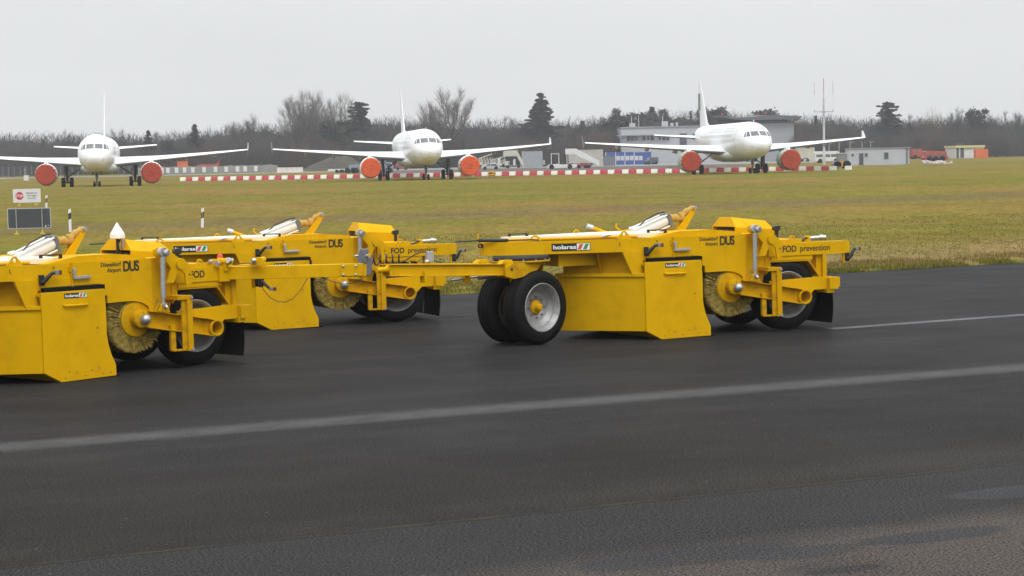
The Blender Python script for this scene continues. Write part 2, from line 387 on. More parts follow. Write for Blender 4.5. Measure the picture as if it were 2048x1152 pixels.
fs = [(j*W_+i, j*W_+i+1, (j+1)*W_+i+1, (j+1)*W_+i) for j in range(len(ys)-1) for i in range(W_-1)]

def grassmat():
    m = bpy.data.materials.new('winter_grass'); m.use_nodes = True; n = m.node_tree.nodes; l = m.node_tree.links.new
    b = n['Principled BSDF']; t = n.new('ShaderNodeTexCoord')
    def nz(sx, sy, detail, rough=0.6):
        mp = n.new('ShaderNodeMapping'); mp.inputs['Scale'].default_value = (sx, sy, 1); l(t.outputs['Object'], mp.inputs['Vector'])
        z = n.new('ShaderNodeTexNoise'); z.inputs['Scale'].default_value = 1; z.inputs['Detail'].default_value = detail; z.inputs['Roughness'].default_value = rough
        l(mp.outputs[0], z.inputs['Vector']); return z.outputs['Fac']
    def rng(x, a, b_, c=0.0, d=1.0):
        r = n.new('ShaderNodeMapRange'); r.inputs[1].default_value = a; r.inputs[2].default_value = b_; r.inputs[3].default_value = c; r.inputs[4].default_value = d
        l(x, r.inputs[0]); return r.outputs[0]
    def mix(f, a, b_):
        z = n.new('ShaderNodeMix'); z.data_type = 'RGBA'; l(f, z.inputs['Factor'])
        for k, q in (('A', a), ('B', b_)):
            if isinstance(q, tuple): z.inputs[k].default_value = (*q, 1)
            else: l(q, z.inputs[k])
        return z.outputs['Result']
    c = mix(rng(nz(0.05, 0.035, 5), 0.40, 0.62), (0.150, 0.140, 0.026), (0.205, 0.145, 0.042))
    c = mix(rng(nz(0.16, 0.09, 6, 0.65), 0.48, 0.70, 0, 0.85), c, (0.195, 0.125, 0.042))
    c = mix(rng(nz(0.03, 0.15, 5), 0.50, 0.68, 0, 0.8), c, (0.118, 0.120, 0.022))
    c = mix(rng(nz(0.35, 0.22, 6, 0.7), 0.56, 0.72, 0, 0.7), c, (0.215, 0.160, 0.045))
    # worn brown ground along the road
    dt = n.new('ShaderNodeVectorMath'); dt.operation = 'DOT_PRODUCT'; l(t.outputs['Object'], dt.inputs[0]); dt.inputs[1].default_value = (-0.4447, 0.8957, 0)
    a0 = n.new('ShaderNodeMath'); a0.operation = 'ADD'; l(dt.outputs['Value'], a0.inputs[0]); l(rng(nz(0.25, 0.2, 5, 0.7), 0, 1, -5.0, 5.0), a0.inputs[1])
    b1 = rng(a0.outputs[0], 35.2, 37.5); b2 = rng(a0.outputs[0], 47, 41)
    mm = n.new('ShaderNodeMath'); mm.operation = 'MULTIPLY'; l(b1, mm.inputs[0]); l(b2, mm.inputs[1])
    m3 = n.new('ShaderNodeMath'); m3.operation = 'MULTIPLY'; l(mm.outputs[0], m3.inputs[0]); sx_ = n.new('ShaderNodeSeparateXYZ'); l(t.outputs['Object'], sx_.inputs[0]); l(rng(sx_.outputs['X'], -0.5, 5.5, 0.15, 0.85), m3.inputs[1])
    c = mix(m3.outputs[0], c, (0.215, 0.155, 0.070))
    # the scuffed strip farther out
    b3 = rng(a0.outputs[0], 74, 80); b4 = rng(a0.outputs[0], 92, 84)
    mm = n.new('ShaderNodeMath'); mm.operation = 'MULTIPLY'; l(b3, mm.inputs[0]); l(b4, mm.inputs[1])
    m3 = n.new('ShaderNodeMath'); m3.operation = 'MULTIPLY'; l(mm.outputs[0], m3.inputs[0]); m3.inputs[1].default_value = 0.65
    c = mix(m3.outputs[0], c, (0.150, 0.105, 0.055))
    # fine tufting
    f = n.new('ShaderNodeVectorMath'); f.operation = 'SCALE'; l(c, f.inputs[0])
    fine = n.new('ShaderNodeMath'); fine.operation = 'MULTIPLY'
    l(rng(nz(5, 1.4, 4, 0.8), 0.25, 0.75, 0.5, 1.5), fine.inputs[0]); l(rng(nz(1.0, 0.3, 4, 0.7), 0.25, 0.75, 0.82, 1.18), fine.inputs[1])
    l(fine.outputs[0], f.inputs['Scale'])
    # bare soil beside the taxiway's edge
    l(f.outputs[0], b.inputs['Base Color']); b.inputs['Roughness'].default_value = 1.0; b.inputs['Specular IOR Level'].default_value = 0.0
    return m
GRASS = grassmat()
mb = MB(); mb.add(vs, fs, True); g = mb.build('ground', GRASS, fix=False); tag(g, kind='structure')

# tufts of longer grass near the road's edge: nobody could count them
rg = np.random.default_rng(3)
def blades(n, tmin, tmax, hmin, hmax, wid, power, x0=-26, x1=26):
    V = []; Fc = []; ci = []
    k = 0
    while k < n:
        x = rg.uniform(x0, x1); t = tmin+(tmax-tmin)*rg.random()**power; y = edge_y(x)+t/DX
        if abs(x/y) > 0.30: continue
        if noise.noise(Vector((x*0.5, y*0.4, 2))) + rg.normal()*0.35 < -0.25 and t > 1.0: continue
        if t < 1.6 and noise.noise(Vector((x*1.4, y*0.6, 5)))+rg.normal()*0.15 < -0.12: continue
        z = gz(x, y)-0.01; h = rg.uniform(hmin, hmax)*(0.6+0.8*rg.random()); a = rg.random()*math.pi; ln = rg.normal()*0.5
        dx, dy = math.cos(a)*wid/2, math.sin(a)*wid/2; lx, ly = math.cos(a+1.3)*h*ln, math.sin(a+1.3)*h*ln
        o = len(V); V += [(x-dx, y-dy, z), (x+dx, y+dy, z), (x+lx*0.4+dx*0.7, y+ly*0.4+dy*0.7, z+h*0.6), (x+lx*0.4-dx*0.7, y+ly*0.4-dy*0.7, z+h*0.6), (x+lx, y+ly, z+h)]
        Fc += [(o, o+1, o+2, o+3), (o+3, o+2, o+4)]
        gdry = noise.noise(Vector((x*0.25, y*0.2, 9)))+rg.normal()*0.25+(0.45 if 0.6 < t < 7 and x > 2 else 0)
        edge = t < 0.9
        q = 0 if (edge and rg.random() < (0.55 if x > 2 else 0.22)) else (1 if gdry > 0.05 else 2)
        if edge and rg.random() < 0.2: q = 3
        ci += [q, q]; k += 1
    return V, Fc, ci
V1, F1, c1 = blades(30000, -0.18, 3.0, 0.04, 0.12, 0.016, 1.7)
V2, F2, c2 = blades(40000, 1.5, 26, 0.025, 0.05, 0.03, 1.3)
me = bpy.data.meshes.new('grass'); o_ = len(V1)
me.from_pydata(V1+V2, [], F1+[tuple(i+o_ for i in f) for f in F2])
for mname, cc in (('bright_moss_blade', (0.10, 0.135, 0.010)), ('dry_blade', (0.195, 0.145, 0.045)), ('green_blade', (0.135, 0.14, 0.022)), ('straw_blade', (0.19, 0.125, 0.05))):
    me.materials.append(mat(mname, cc, 0.95, spec=0.0))
me.polygons.foreach_set('material_index', c1+c2)
go = bpy.data.objects.new('grass', me); col.objects.link(go); tag(go, 'short dry winter grass and tufts growing beside the wet road', 'grass', kind='stuff')
# ------------------------------------------------------------------ the sweeper trailers
VC = -1.05                                                # centre line; u runs to the rear, v towards the near side
def P(u, v, z): return Vector((u, -(v-VC), z))
def mir(v): return 2*VC-v
EU, EV, EZ = Vector((1, 0, 0)), Vector((0, -1, 0)), Vector((0, 0, 1))
def uz(mb, pts, v0, v1): mb.prism([P(u, v0, z) for u, z in pts], EV*(v1-v0))
def uvp(mb, pts, z0, z1): mb.prism([P(u, v, z0) for u, v in pts], EZ*(z1-z0))
def vz(mb, pts, u0, u1): mb.prism([P(u0, v, z) for v, z in pts], EU*(u1-u0))
def bx(mb, u0, u1, v0, v1, z0, z1): mb.box(P((u0+u1)/2, (v0+v1)/2, (z0+z1)/2), (abs(u1-u0), abs(v1-v0), abs(z1-z0)))
def both(fn):
    for side in (0, 1): fn((lambda v: v) if side == 0 else mir)

TR, RR, TW = 0.525, 0.342, 0.30
def make_wheel(parent, name, flip=1, rim_mat=RIM):
    """axle along y; the dished face looks towards -y*flip"""
    t = empty(name, (0, 0, TR)); t.parent = parent
    a = (0, -flip, 0); h = TW/2
    prof = [(RR-0.01, -h+0.01), (RR+0.012, -h-0.006), (RR+0.05, -h-0.012), (0.435, -h-0.008), (0.488, -h+0.008), (0.513, -h+0.032), (0.522, -h+0.055)]
    g = [-0.062, 0.0, 0.062]
    for q in g: prof += [(TR, q-0.012), (TR-0.013, q-0.008), (TR-0.013, q+0.008), (TR, q+0.012)]
    prof += [(0.522, h-0.055), (0.513, h-0.032), (0.488, h-0.008), (0.435, h+0.008), (0.41, h+0.012), (0.40, h+0.009), (RR+0.05, h+0.012), (RR+0.012, h+0.006), (RR-0.01, h-0.01)]
    m = MB(); m.lathe(prof, (0, 0, 0), a, 56, closed=True); m.build('tyre', RUB, t)
    m = MB()
    rp = [(RR-0.005, -h-0.004), (RR, -h+0.004), (RR-0.03, -h+0.015), (0.29, -0.02), (0.235, 0.02), (0.075, 0.0), (0.075, 0.012), (0.20, 0.022), (0.222, 0.030), (0.232, 0.055), (0.262, 0.062),
          (0.275, 0.085), (0.285, h-0.035), (0.302, h-0.025), (0.308, h-0.004), (RR-0.012, h+0.002), (RR-0.008, h+0.010), (RR+0.004, h+0.010), (RR+0.006, h-0.004)]
    m.lathe(rp, (0, 0, 0), a, 48); m.build('rim', rim_mat, t)
    m = MB(); d = Vector(a)
    m.lathe([(0.100, 0.0), (0.100, 0.030), (0.080, 0.036), (0.056, 0.040), (0.050, 0.105), (0.044, 0.115), (0.025, 0.122), (0.0, 0.122)], (0, 0, 0), a, 24)
    m.cur = 1
    for k in range(8):
        q = 2*math.pi*k/8; c = Vector((math.cos(q)*0.148, 0, math.sin(q)*0.148)); m.tube(c+d*0.02, c+d*0.052, 0.012, n=6, smooth=False)
    m.build('hub', [YELW, GRY], t)
    return t

DOLLY_U = -1.85; DOLLY_V = -0.71
def set_steer(root, ang):
    rz = Matrix.Rotation(ang, 3, 'Z'); base = P(DOLLY_U, DOLLY_V, 0)
    for c in kids(root):
        nm = c.name.split('.')[0]
        if nm in ('turntable', 'tow_bar', 'steering_damper', 'axle_fork'): c.location = base; c.rotation_euler = (0, 0, ang)
        if nm == 'front_wheel':
            c.location = base+rz @ Vector((0, c['side']*0.265, TR)); c.rotation_euler = (0, 0, ang)

def tl(v_of_u, u): return -0.12+0.3378*(u+0.215)               # the near edge of the tapering front frame

def marker_lamp(root, u, v, z, du=0.20, dz=0.075, out=0.10, flip=1):
    """black bracket arm with a red and clear position lamp at its end"""
    m = MB()
    m.prism([P(u-0.03, v, z-0.08), P(u+0.035, v, z-0.08), P(u+0.035, v, z+0.05), P(u-0.03, v, z+0.05)], EV*0.03)
    m.path([P(u, v+0.03, z-0.05*flip), P(u+0.05, v+0.05, z), P(u+du*0.62, v+out*0.8, z+dz), P(u+du*0.8, v+out, z+dz)], [0.026, 0.03, 0.022, 0.02], 8)
    a = m.build('marker_lamp', BLK, root, 0.004)
    m = MB(); c = P(u+du*0.86, v+out, z+dz+0.002); m.box(c, (0.055, 0.05, 0.055)); m.build('clear_lens', LMPC, a, 0.005)
    m = MB(); c = P(u+du*1.09, v+out, z+dz+0.002); m.box(c, (0.04, 0.052, 0.057)); m.build('red_lens', LMPR, a, 0.005)
    return a

def logo_sticker(root, o, xd, wdt, hgt):
    xd = Vector(xd).normalized(); n = xd.cross(EZ)
    o = Vector(o)
    m = MB(); m.prism([o, o+xd*wdt, o+xd*wdt+EZ*hgt, o+EZ*hgt], n*0.003); s = m.build('maker_plate', STK, root)
    q = o+n*0.003
    a, b = 0.65*wdt, 0.985*wdt
    m = MB(); m.prism([q+xd*a+EZ*hgt*0.06, q+xd*b+EZ*hgt*0.06, q+xd*b+EZ*hgt*0.94, q+xd*a+EZ*hgt*0.94], n*0.002); m.build('white_field', WHT, s)
    q2 = q+n*0.002
    for k, mm in ((0.04, REDV), (0.47, GRNV)):
        x0 = a+(b-a)*k; sl = 0.20*(b-a); bw = 0.27*(b-a)
        m = MB(); m.prism([q2+xd*(x0)+EZ*hgt*0.14, q2+xd*(x0+bw)+EZ*hgt*0.14, q2+xd*(x0+bw+sl)+EZ*hgt*0.86, q2+xd*(x0+sl)+EZ*hgt*0.86], n*0.001)
        m.build('slanted_stripe', mm, s)
    text_mesh('lettering', 'holaras', hgt*0.78, WHT, s, q+xd*(0.035*wdt)+EZ*hgt*0.24, xd, EZ, bold=hgt*0.022, sx=1.05*(wdt*0.58)/(hgt*0.78*2.95))
    return s

def make_sweeper():
    r = empty('sweeper_trailer', (0, 0, 0))
    # ---------------- chassis: tapering front frame, side panels, rear frame
    m = MB()
    ol = [(1.46, -0.14), (-0.22, -0.14), (-2.06, -0.765), (-2.28, -0.98), (-2.28, mir(-0.98)), (-2.06, mir(-0.765)), (-0.22, mir(-0.14)), (1.46, mir(-0.14))]
    uvp(m, ol, 1.27, 1.43)
    # upright rim of the frame, a little proud of the deck
    def rim(f):
        k = [(-0.215, -0.12), (-2.065, -0.745), (-2.30, -0.97)]
        for (a, b) in zip(k[:-1], k[1:]):
            d = Vector((b[0]-a[0], b[1]-a[1])).normalized(); nv = Vector((-d.y, d.x)); nv = nv if nv.y < 0 else -nv
            pts = [a, b, (b[0]+nv.x*0.05, b[1]+nv.y*0.05), (a[0]+nv.x*0.05, a[1]+nv.y*0.05)]
            uvp(m, [(p[0], f(p[1])) for p in pts], 1.262, 1.450)
    both(rim)
    bx(m, -2.303, -2.25, -0.965, mir(-0.965), 1.264, 1.448)
    def side(f):
        # gusset under the bend, upper side panel in two lengths, panel over the brush with its arch
        uz(m, [(-0.52, 1.262), (-0.37, 0.925), (-0.205, 0.925), (-0.205, 1.135), (-0.165, 1.135), (-0.165, 1.262)], f(-0.165), f(-0.125))
        uz(m, [(-0.215, 1.165), (0.72, 1.165), (0.72, 1.452), (-0.215, 1.452)], f(-0.16), f(-0.118))
        uz(m, [(-0.10, 1.17), (0.70, 1.17), (0.70, 1.262), (-0.10, 1.262)], f(-0.12), f(-0.109))
        arch = [(0.70, 1.452), (0.70, 1.10), (0.745, 1.10), (0.745, 1.015), (0.79, 1.015), (0.79, 0.918)]
        arch += [(1.00, 0.923), (1.15, 0.922), (1.26, 0.908), (1.34, 0.880), (1.41, 0.832), (1.425, 0.70), (1.47, 0.70), (1.47, 1.452)]
        uz(m, arch, f(-0.165), f(-0.115))
        # cheek that turns in towards the rear wheels
        pts = [(1.455, -0.118), (1.94, -0.27), (1.94, -0.31), (1.455, -0.165)]
        m.prism([P(u, f(v), 0.68) for u, v in pts], EZ*0.66)
        m.prism([P(1.455, f(-0.125), 1.34), P(1.455, f(-0.16), 1.34), P(1.455, f(-0.16), 1.452), P(1.455, f(-0.125), 1.452)], P(1.85, f(-0.245), 1.34)-P(1.455, f(-0.125), 1.34))
        # flange strips
        bx(m, 1.86, 1.95, f(-0.23), f(-0.32), 0.60, 1.36)
        # rear upper beam and what carries it
        bx(m, 1.90, 3.24, f(-0.36), f(-0.20), 1.10, 1.288)
        bx(m, 3.24, 3.30, f(-0.345), f(-0.205), 1.105, 1.284)
        bx(m, 1.955, 2.66, f(-0.34), f(-0.215), 1.035, 1.098)
        bx(m, 2.83, 2.895, f(-0.30), f(-0.205), 0.765, 1.102)
        bx(m, 2.75, 2.83, f(-0.40), f(-0.26), 0.765, 1.104)
        # lower plate in front of the wheel
        uz(m, [(1.90, 0.74), (2.74, 0.768), (2.97, 0.768), (2.97, 0.578), (2.66, 0.578), (2.48, 0.40), (1.90, 0.52)], f(-0.215), f(-0.185))
        # bell-crank ear with its boss
        lev = [(1.50, 1.56), (1.56, 1.585), (1.62, 1.56), (1.84, 1.425), (1.84, 1.30), (1.79, 1.26), (1.72, 1.125), (1.62, 1.125), (1.665, 1.25), (1.69, 1.31), (1.60, 1.42), (1.50, 1.50)]
        if f(0) == 0: uz(m, lev, f(0.015), f(-0.015)); uz(m, lev, f(-0.085), f(-0.115))
        if f(0) == 0: bx(m, 1.60, 1.70, f(-0.1), f(0.0), 1.12, 1.14)
        if f(0) == 0: m.tube(P(1.83, f(-0.28), 1.365), P(1.83, f(0.045), 1.365), 0.072, n=24)
        if f(0) == 0: uz(m, [(1.79, 1.43), (1.86, 1.43), (1.995, 1.33), (1.99, 1.10), (1.91, 1.07), (1.89, 1.24), (1.79, 1.31)], f(0.03), f(0.0))
        # lifting eyes
        for c, z0 in ((-0.44, 1.448), (2.32, 1.286)):
            vv = -0.225 if c < 0 else -0.215
            w_ = 0.115 if c < 0 else 0.085; hgt = 0.115
            nn = 10; outl = [P(c-w_, f(vv), z0), P(c-0.035, f(vv), z0+hgt*0.85)]
            outl += [P(c+0.045*math.cos(math.pi*(1-k/nn)), f(vv), z0+hgt*0.62+0.045*math.sin(math.pi*(1-k/nn))) for k in range(1, nn)]
            outl += [P(c+0.035, f(vv), z0+hgt*0.85), P(c+w_, f(vv), z0)]
            hole = [P(c+0.026*math.cos(2*math.pi*k/16), f(vv), z0+hgt*0.55+0.026*math.sin(2*math.pi*k/16)) for k in range(16)]
            n0 = len(outl); dv = EV*(f(vv-0.02)-f(vv))
            bmx = bmesh.new(); A = [bmx.verts.new(p) for p in outl]; B = [bmx.verts.new(p) for p in hole]
            ed = [bmx.edges.new((A[i], A[(i+1) % n0])) for i in range(n0)]+[bmx.edges.new((B[i], B[(i+1) % 16])) for i in range(16)]
            res = bmesh.ops.triangle_fill(bmx, use_beauty=True, edges=ed); bmx.verts.index_update()
            tri = [[v_.index for v_ in f_.verts] for f_ in bmx.faces]; bmx.free()
            pts = outl+hole; N_ = len(pts)
            m.add(pts+[p+dv for p in pts], tri+[[i+N_ for i in t_[::-1]] for t_ in tri]+[(i, (i+1) % n0, N_+(i+1) % n0, N_+i) for i in range(n0)]
                  + [(n0+i, N_+n0+i, N_+n0+(i+1) % 16, n0+(i+1) % 16) for i in range(16)])
    both(side)
    # raised spine on the deck, cross pieces
    uz(m, [(-0.1, 1.44), (0.15, 1.485), (0.42, 1.530), (0.95, 1.532), (1.40, 1.49), (1.46, 1.44)], -0.62, -0.17)
    uz(m, [(-0.1, 1.44), (0.15, 1.485), (0.42, 1.530), (0.95, 1.532), (1.40, 1.49), (1.46, 1.44)], mir(-0.62), mir(-0.17))
    bx(m, -1.30, -0.50, mir(-0.62), -0.62, 1.075, 1.272)
    bx(m, 0.72, 1.86, -1.9, -0.2, 1.38, 1.44)
    bx(m, 1.80, 2.5, -1.9, -0.25, 1.20, 1.34)
    bx(m, 2.88, 3.03, -1.90, -0.10, 0.58, 0.745)
    bx(m, 2.98, 3.07, -0.28, -0.12, 0.61, 0.755); bx(m, 2.98, 3.07, mir(-0.28), mir(-0.12), 0.61, 0.755)
    bx(m, 2.86, 2.97, -0.55, -0.13, 0.525, 0.60); bx(m, 2.86, 2.97, mir(-0.55), mir(-0.13), 0.525, 0.60)
    bx(m, 1.30, 2.2, -1.55, -0.55, 0.62, 0.95)
    bx(m, 2.16, 2.30, -1.75, -0.35, 0.45, 0.57)                      # axle
    m.build('chassis', YEL, r, 0.008)
    # mudguard over the rear wheel
    for f in ((lambda v: v), mir):
        m = MB()
        uz(m, [(1.93, 1.03), (2.60, 1.03), (2.80, 0.765), (2.775, 0.765), (2.585, 1.012), (1.93, 1.012)], f(-0.22), f(-0.62)); m.build('mudguard', YELW, r)
        m = MB(); n = 8
        for k in range(n):
            a = k/n; b = (k+1)/n
            c = lambda t: 2.955+0.02*math.sin(t*2.5)-0.03*t*t
            m.prism([P(c(a), f(-0.17), 0.56-0.49*a), P(c(a)+0.012, f(-0.17), 0.56-0.49*a), P(c(b)+0.012, f(-0.17), 0.56-0.49*b), P(c(b), f(-0.17), 0.56-0.49*b)], EV*(f(-1.02)-f(-0.17)))
        m.build('mud_flap', FLAP, r)
    # ---------------- hopper with its pointed front and side skirts
    m = MB()
    front = [(-0.235, -0.03), (-1.14, VC), (-0.235, mir(-0.03)), (0.45, mir(-0.03)), (0.45, -0.03)]
    uvp(m, front, 0.125, 0.918)
    fl = [(-0.255, -0.01), (-1.18, VC), (-0.255, mir(-0.01)), (-0.20, mir(-0.03)), (-1.09, VC), (-0.20, -0.03)]
    uvp(m, fl, 0.905, 0.955)
    inn = [(-0.11, -0.12), (-1.04, VC), (-0.11, mir(-0.12)), (0.6, mir(-0.12)), (0.6, -0.12)]
    uvp(m, inn, 0.90, 1.275)
    m.prism([P(-0.36, -0.36, 1.27), P(-0.72, -0.66, 1.27), P(-0.66, -0.70, 0.955), P(-0.56, -0.62, 0.955)], EU*0.02)
    m.prism([P(-0.80, -0.42, 1.27), P(-0.52, -0.72, 1.27), P(-0.52, -0.72, 0.955), P(-0.65, -0.60, 0.955)], EU*0.018)
    # sloping floor plates below the front
    m.prism([P(-0.235, -0.03, 0.125), P(0.0, -0.03, 0.0), P(0.0, -0.03, 0.02), P(-0.20, -0.03, 0.14)], EV*(mir(-0.03)+0.03))
    sk = [(-0.235, 1.11), (0.675, 1.11), (0.685, 0.85), (0.685, 0.53), (0.70, 0.43), (0.725, 0.33), (0.755, 0.25), (0.785, 0.19), (0.803, 0.14), (0.803, 0.012), (0.005, 0.0), (-0.235, 0.13)]
    for f in ((lambda v: v), mir):
        uz(m, sk, f(-0.035), f(0.0))
        bx(m, -0.235, 0.675, f(-0.12), f(-0.01), 1.06, 1.095)
    m.cur = 1
    for f in ((lambda v: v), mir):
        for u, z in ((0.06, 0.045), (0.22, 0.10), (0.35, 0.05), (0.45, 0.11), (0.60, 0.055), (0.72, 0.06), (0.12, 0.12), (0.55, 0.13)): m.tube(P(u, f(0), z), P(u, f(0.004), z), 0.008, n=8)
    m.build('hopper', [YEL, DRK], r, 0.010)
    for f in ((lambda v: v), mir):
        m = MB(); m.path([P(0.07, f(0.0), 0.945), P(0.075, f(0.03), 0.935), P(0.40, f(0.03), 0.93), P(0.405, f(0.0), 0.94)], 0.014, 8); m.build('hopper_handle', YEL, r)
    # rubber lip and slot between hopper and chassis
    m = MB(); uz(m, [(0.02, 0.035), (0.80, 0.03), (0.93, -0.012), (0.03, -0.004)], -0.03, -0.02); m.build('rubber_lip', FLAP, r)
    m = MB(); bx(m, -0.16, 0.715, -0.116, -0.05, 1.10, 1.162); m.build('slot_shade', FLAP, r)  # black bar filling the open slot, put in for its shade
    # ---------------- brush
    rgn = random.Random(11)
    m = MB(); c0 = P(1.22, 0, 0.685)
    BC = lambda v: P(1.22, v, 0.685)
    m.tube(BC(-0.16), BC(mir(-0.16)), 0.24, n=40)
    for ring in range(4):
        for k in range(230):
            a = 2*math.pi*(k+rgn.random()*0.8)/230; v0 = -0.17-0.022*ring-0.014*rgn.random(); rr = 0.425+rgn.uniform(-0.018, 0.012); w_ = 0.0075
            d = Vector((math.cos(a), 0, math.sin(a))); t = Vector((-math.sin(a), 0, math.cos(a))); sw = t*rgn.gauss(0, 0.022)+EV*rgn.gauss(0.015, 0.02)
            b0 = BC(v0)+d*0.19; b1 = BC(v0)+d*rr+sw; w1 = w_*1.4
            m.add([b0-t*w_*0.5, b0+t*w_*0.5, b1+t*w1*0.5, b1-t*w1*0.5, b0+EV*0.010, b1+EV*0.004], [(0, 1, 2, 3), (0, 4, 5, 3), (4, 1, 2, 5)])
    # the rest of the roller's length, tufts in rows along it
    for k in range(120):
        a = 2*math.pi*k/120
        for j in range(10):
            a2 = a+0.02*j; v0 = -0.24-j*0.165; d = Vector((math.cos(a2), 0, math.sin(a2))); t = Vector((-math.sin(a2), 0, math.cos(a2)))
            b0 = BC(v0)+d*0.22; b1 = BC(v0)+d*(0.425+rgn.uniform(-0.02, 0.01))
            m.add([b0, b0-EV*0.14, b1-EV*0.15, b1+EV*0.01], [(0, 1, 2, 3)])
    m.build('brush', BRI, r, fix=False)
    for f in ((lambda v: v), mir):
        m = MB(); s_ = f(-0.13)-f(-0.15)
        d = EV if s_ > 0 else -EV
        m.lathe([(0.0, 0.0), (0.215, 0.0), (0.222, 0.006), (0.222, 0.016), (0.215, 0.02), (0.0, 0.02)], P(1.22, f(-0.155), 0.685), d, 40)
        m.build('brush_disc', YELW, r)
        # ---------------- carrying arm: channel from hub to cross tube
        m = MB(); A0 = (1.27, 0.69); A1 = (2.34, 0.50)
        ang = math.atan2(A1[1]-A0[1], A1[0]-A0[0]); ca, sa = math.cos(ang), math.sin(ang)
        def q(l, h): return (A0[0]+ca*l-sa*h, A0[1]+sa*l+ca*h)
        Ln = math.hypot(A1[0]-A0[0], A1[1]-A0[1])
        uz(m, [q(0, -0.105), q(Ln, -0.105), q(Ln, 0.105), q(0, 0.105)], f(-0.075), f(-0.055))
        for h in (-0.112, 0.098): uz(m, [q(0.05, h), q(Ln, h), q(Ln, h+0.014), q(0.05, h+0.014)], f(-0.14), f(0.02))
        uz(m, [q(0.56, -0.10), q(0.575, -0.10), q(0.575, 0.10), q(0.56, 0.10)], f(-0.055), f(0.015))
        # lug for the adjusting link
        uz(m, [(1.42, 0.775), (1.64, 0.745), (1.58, 0.86), (1.50, 0.885), (1.46, 0.86)], f(0.01), f(-0.005)); uz(m, [(1.42, 0.775), (1.60, 0.75), (1.56, 0.86), (1.50, 0.885), (1.46, 0.86)], f(0.085), f(0.07))
        m.lathe([(0.0, 0), (0.115, 0), (0.115, 0.10), (0.10, 0.105), (0.0, 0.105)], P(1.235, f(-0.115), 0.69), d, 28)
        for k in range(6):
            aa = 2*math.pi*k/6+0.4; m.tube(P(1.235+0.088*math.cos(aa), f(-0.02), 0.69+0.088*math.sin(aa)), P(1.235+0.088*math.cos(aa), f(0.0), 0.69+0.088*math.sin(aa)), 0.012, n=6)
        # guide in front of the wheel
        bx(m, 1.865, 1.945, f(0.03), f(0.095), 0.235, 0.955)
        bx(m, 1.80, 1.868, f(0.035), f(0.06), 0.24, 0.90)
        bx(m, 1.72, 1.90, f(-0.24), f(0.09), 0.90, 0.957)
        bx(m, 1.66, 1.735, f(-0.05), f(0.0), 0.25, 0.58); bx(m, 1.66, 1.87, f(-0.02), f(0.05), 0.238, 0.262)
        m.cur = 1
        for z_ in (0.925, 0.255): m.tube(P(1.925, f(0.09), z_), P(1.925, f(0.112), z_), 0.022, n=6)
        m.build('brush_arm', [YELW, STEEL], r, 0.005)
        m = MB(); m.lathe([(0.105, -0.14), (0.112, 0.02), (0.108, 0.03), (0.086, 0.03), (0.082, 0.02), (0.082, -0.3)], P(2.395, f(-0.02), 0.49), d, 32)
        m.build('cross_tube', YELW, r)
        m = MB(); m.lathe([(0.066, -0.06), (0.066, 0.0), (0.058, 0.025), (0.03, 0.045), (0.0, 0.05)], P(1.255, f(0.045), 0.685), d, 20)
        m.build('hub_cap', STEEL, r)
        # ---------------- adjusting link
        if f(0) != 0: continue
        m = MB(); a = P(1.535, f(0.05), 1.52); b = P(1.515, f(0.05), 0.85)
        m.tube(a, b, 0.024, n=12); m.tube(a.lerp(b, 0.10), a.lerp(b, 0.86), 0.034, n=14); m.tube(a.lerp(b, 0.16), a.lerp(b, 0.19), 0.039, n=14)
        m.tube(P(1.535, f(0.015), 1.525), P(1.535, f(0.085), 1.525), 0.062, n=22); m.tube(P(1.555, f(0.08), 1.52), P(1.575, f(0.125), 1.515), 0.042, n=18)
        m.tube(P(1.52, f(0.02), 0.845), P(1.52, f(0.10), 0.845), 0.036, n=16); m.tube(P(1.52, f(0.10), 0.845), P(1.525, f(0.125), 0.815), 0.018, n=10)
        m.build('adjusting_link', STEEL, r)
    # ---------------- engine hood
    m = MB()
    lo = [(1.86, -1.095), (2.46, -1.19), (2.46, mir(-1.19)+0.0-1.0+0.4), (1.86, -1.835)]
    u0, u1 = 1.86, 2.56
    b0, b1 = 1.53, 1.475
    front_lo = [P(u0, -1.095, b0), P(u0, -1.835, b0)]; front_hi = [P(u0+0.045, -1.31, 1.675), P(u0+0.045, -1.68, 1.675)]
    rear_lo = [P(u1, -1.15, b1), P(u1, -1.80, b1)]; rear_hi = [P(u1-0.06, -1.31, 1.605), P(u1-0.06, -1.66, 1.605)]
    vs = front_lo+front_hi+rear_lo+rear_hi
    m.add(vs, [(0, 1, 3, 2), (4, 6, 7, 5), (0, 2, 6, 4), (1, 5, 7, 3), (2, 3, 7, 6)])
    for v0, v1 in ((-1.095, -1.13), (-1.835, -1.80)): m.prism([P(u0, v0, 1.33), P(u1, v0-0.0, 1.33), P(u1, v0, 1.475), P(u0, v0, 1.53)], EV*(v1-v0))
    m.build('engine_hood', YEL, r, 0.006)
    m = MB(); bx(m, 1.90, 2.42, -1.76, -1.16, 1.33, 1.50)
    for k in range(5): m.tube(P(1.88, -1.25-0.11*k, 1.40), P(1.885, -1.25-0.11*k, 1.49), 0.03, n=10)
    m.build('engine', DRK, r)
    # black box and plug socket behind the hood
    m = MB(); m.prism([P(2.40, -0.83, 1.455), P(2.475, -0.83, 1.455), P(2.49, -0.83, 1.525), P(2.46, -0.83, 1.535), P(2.38, -0.83, 1.525), P(2.365, -0.83, 1.48)], EV*-0.07); bx(m, 2.41, 2.46, -0.89, -0.85, 1.28, 1.46); m.build('warning_light_housing', BLK, r, 0.006)
    m = MB(); m.tube(P(2.78, -0.5, 1.335), P(3.02, -0.42, 1.345), 0.032, n=14); m.tube(P(2.93, -0.45, 1.345), P(2.98, -0.435, 1.345), 0.042, n=14); m.build('plug_socket', STEEL, r)
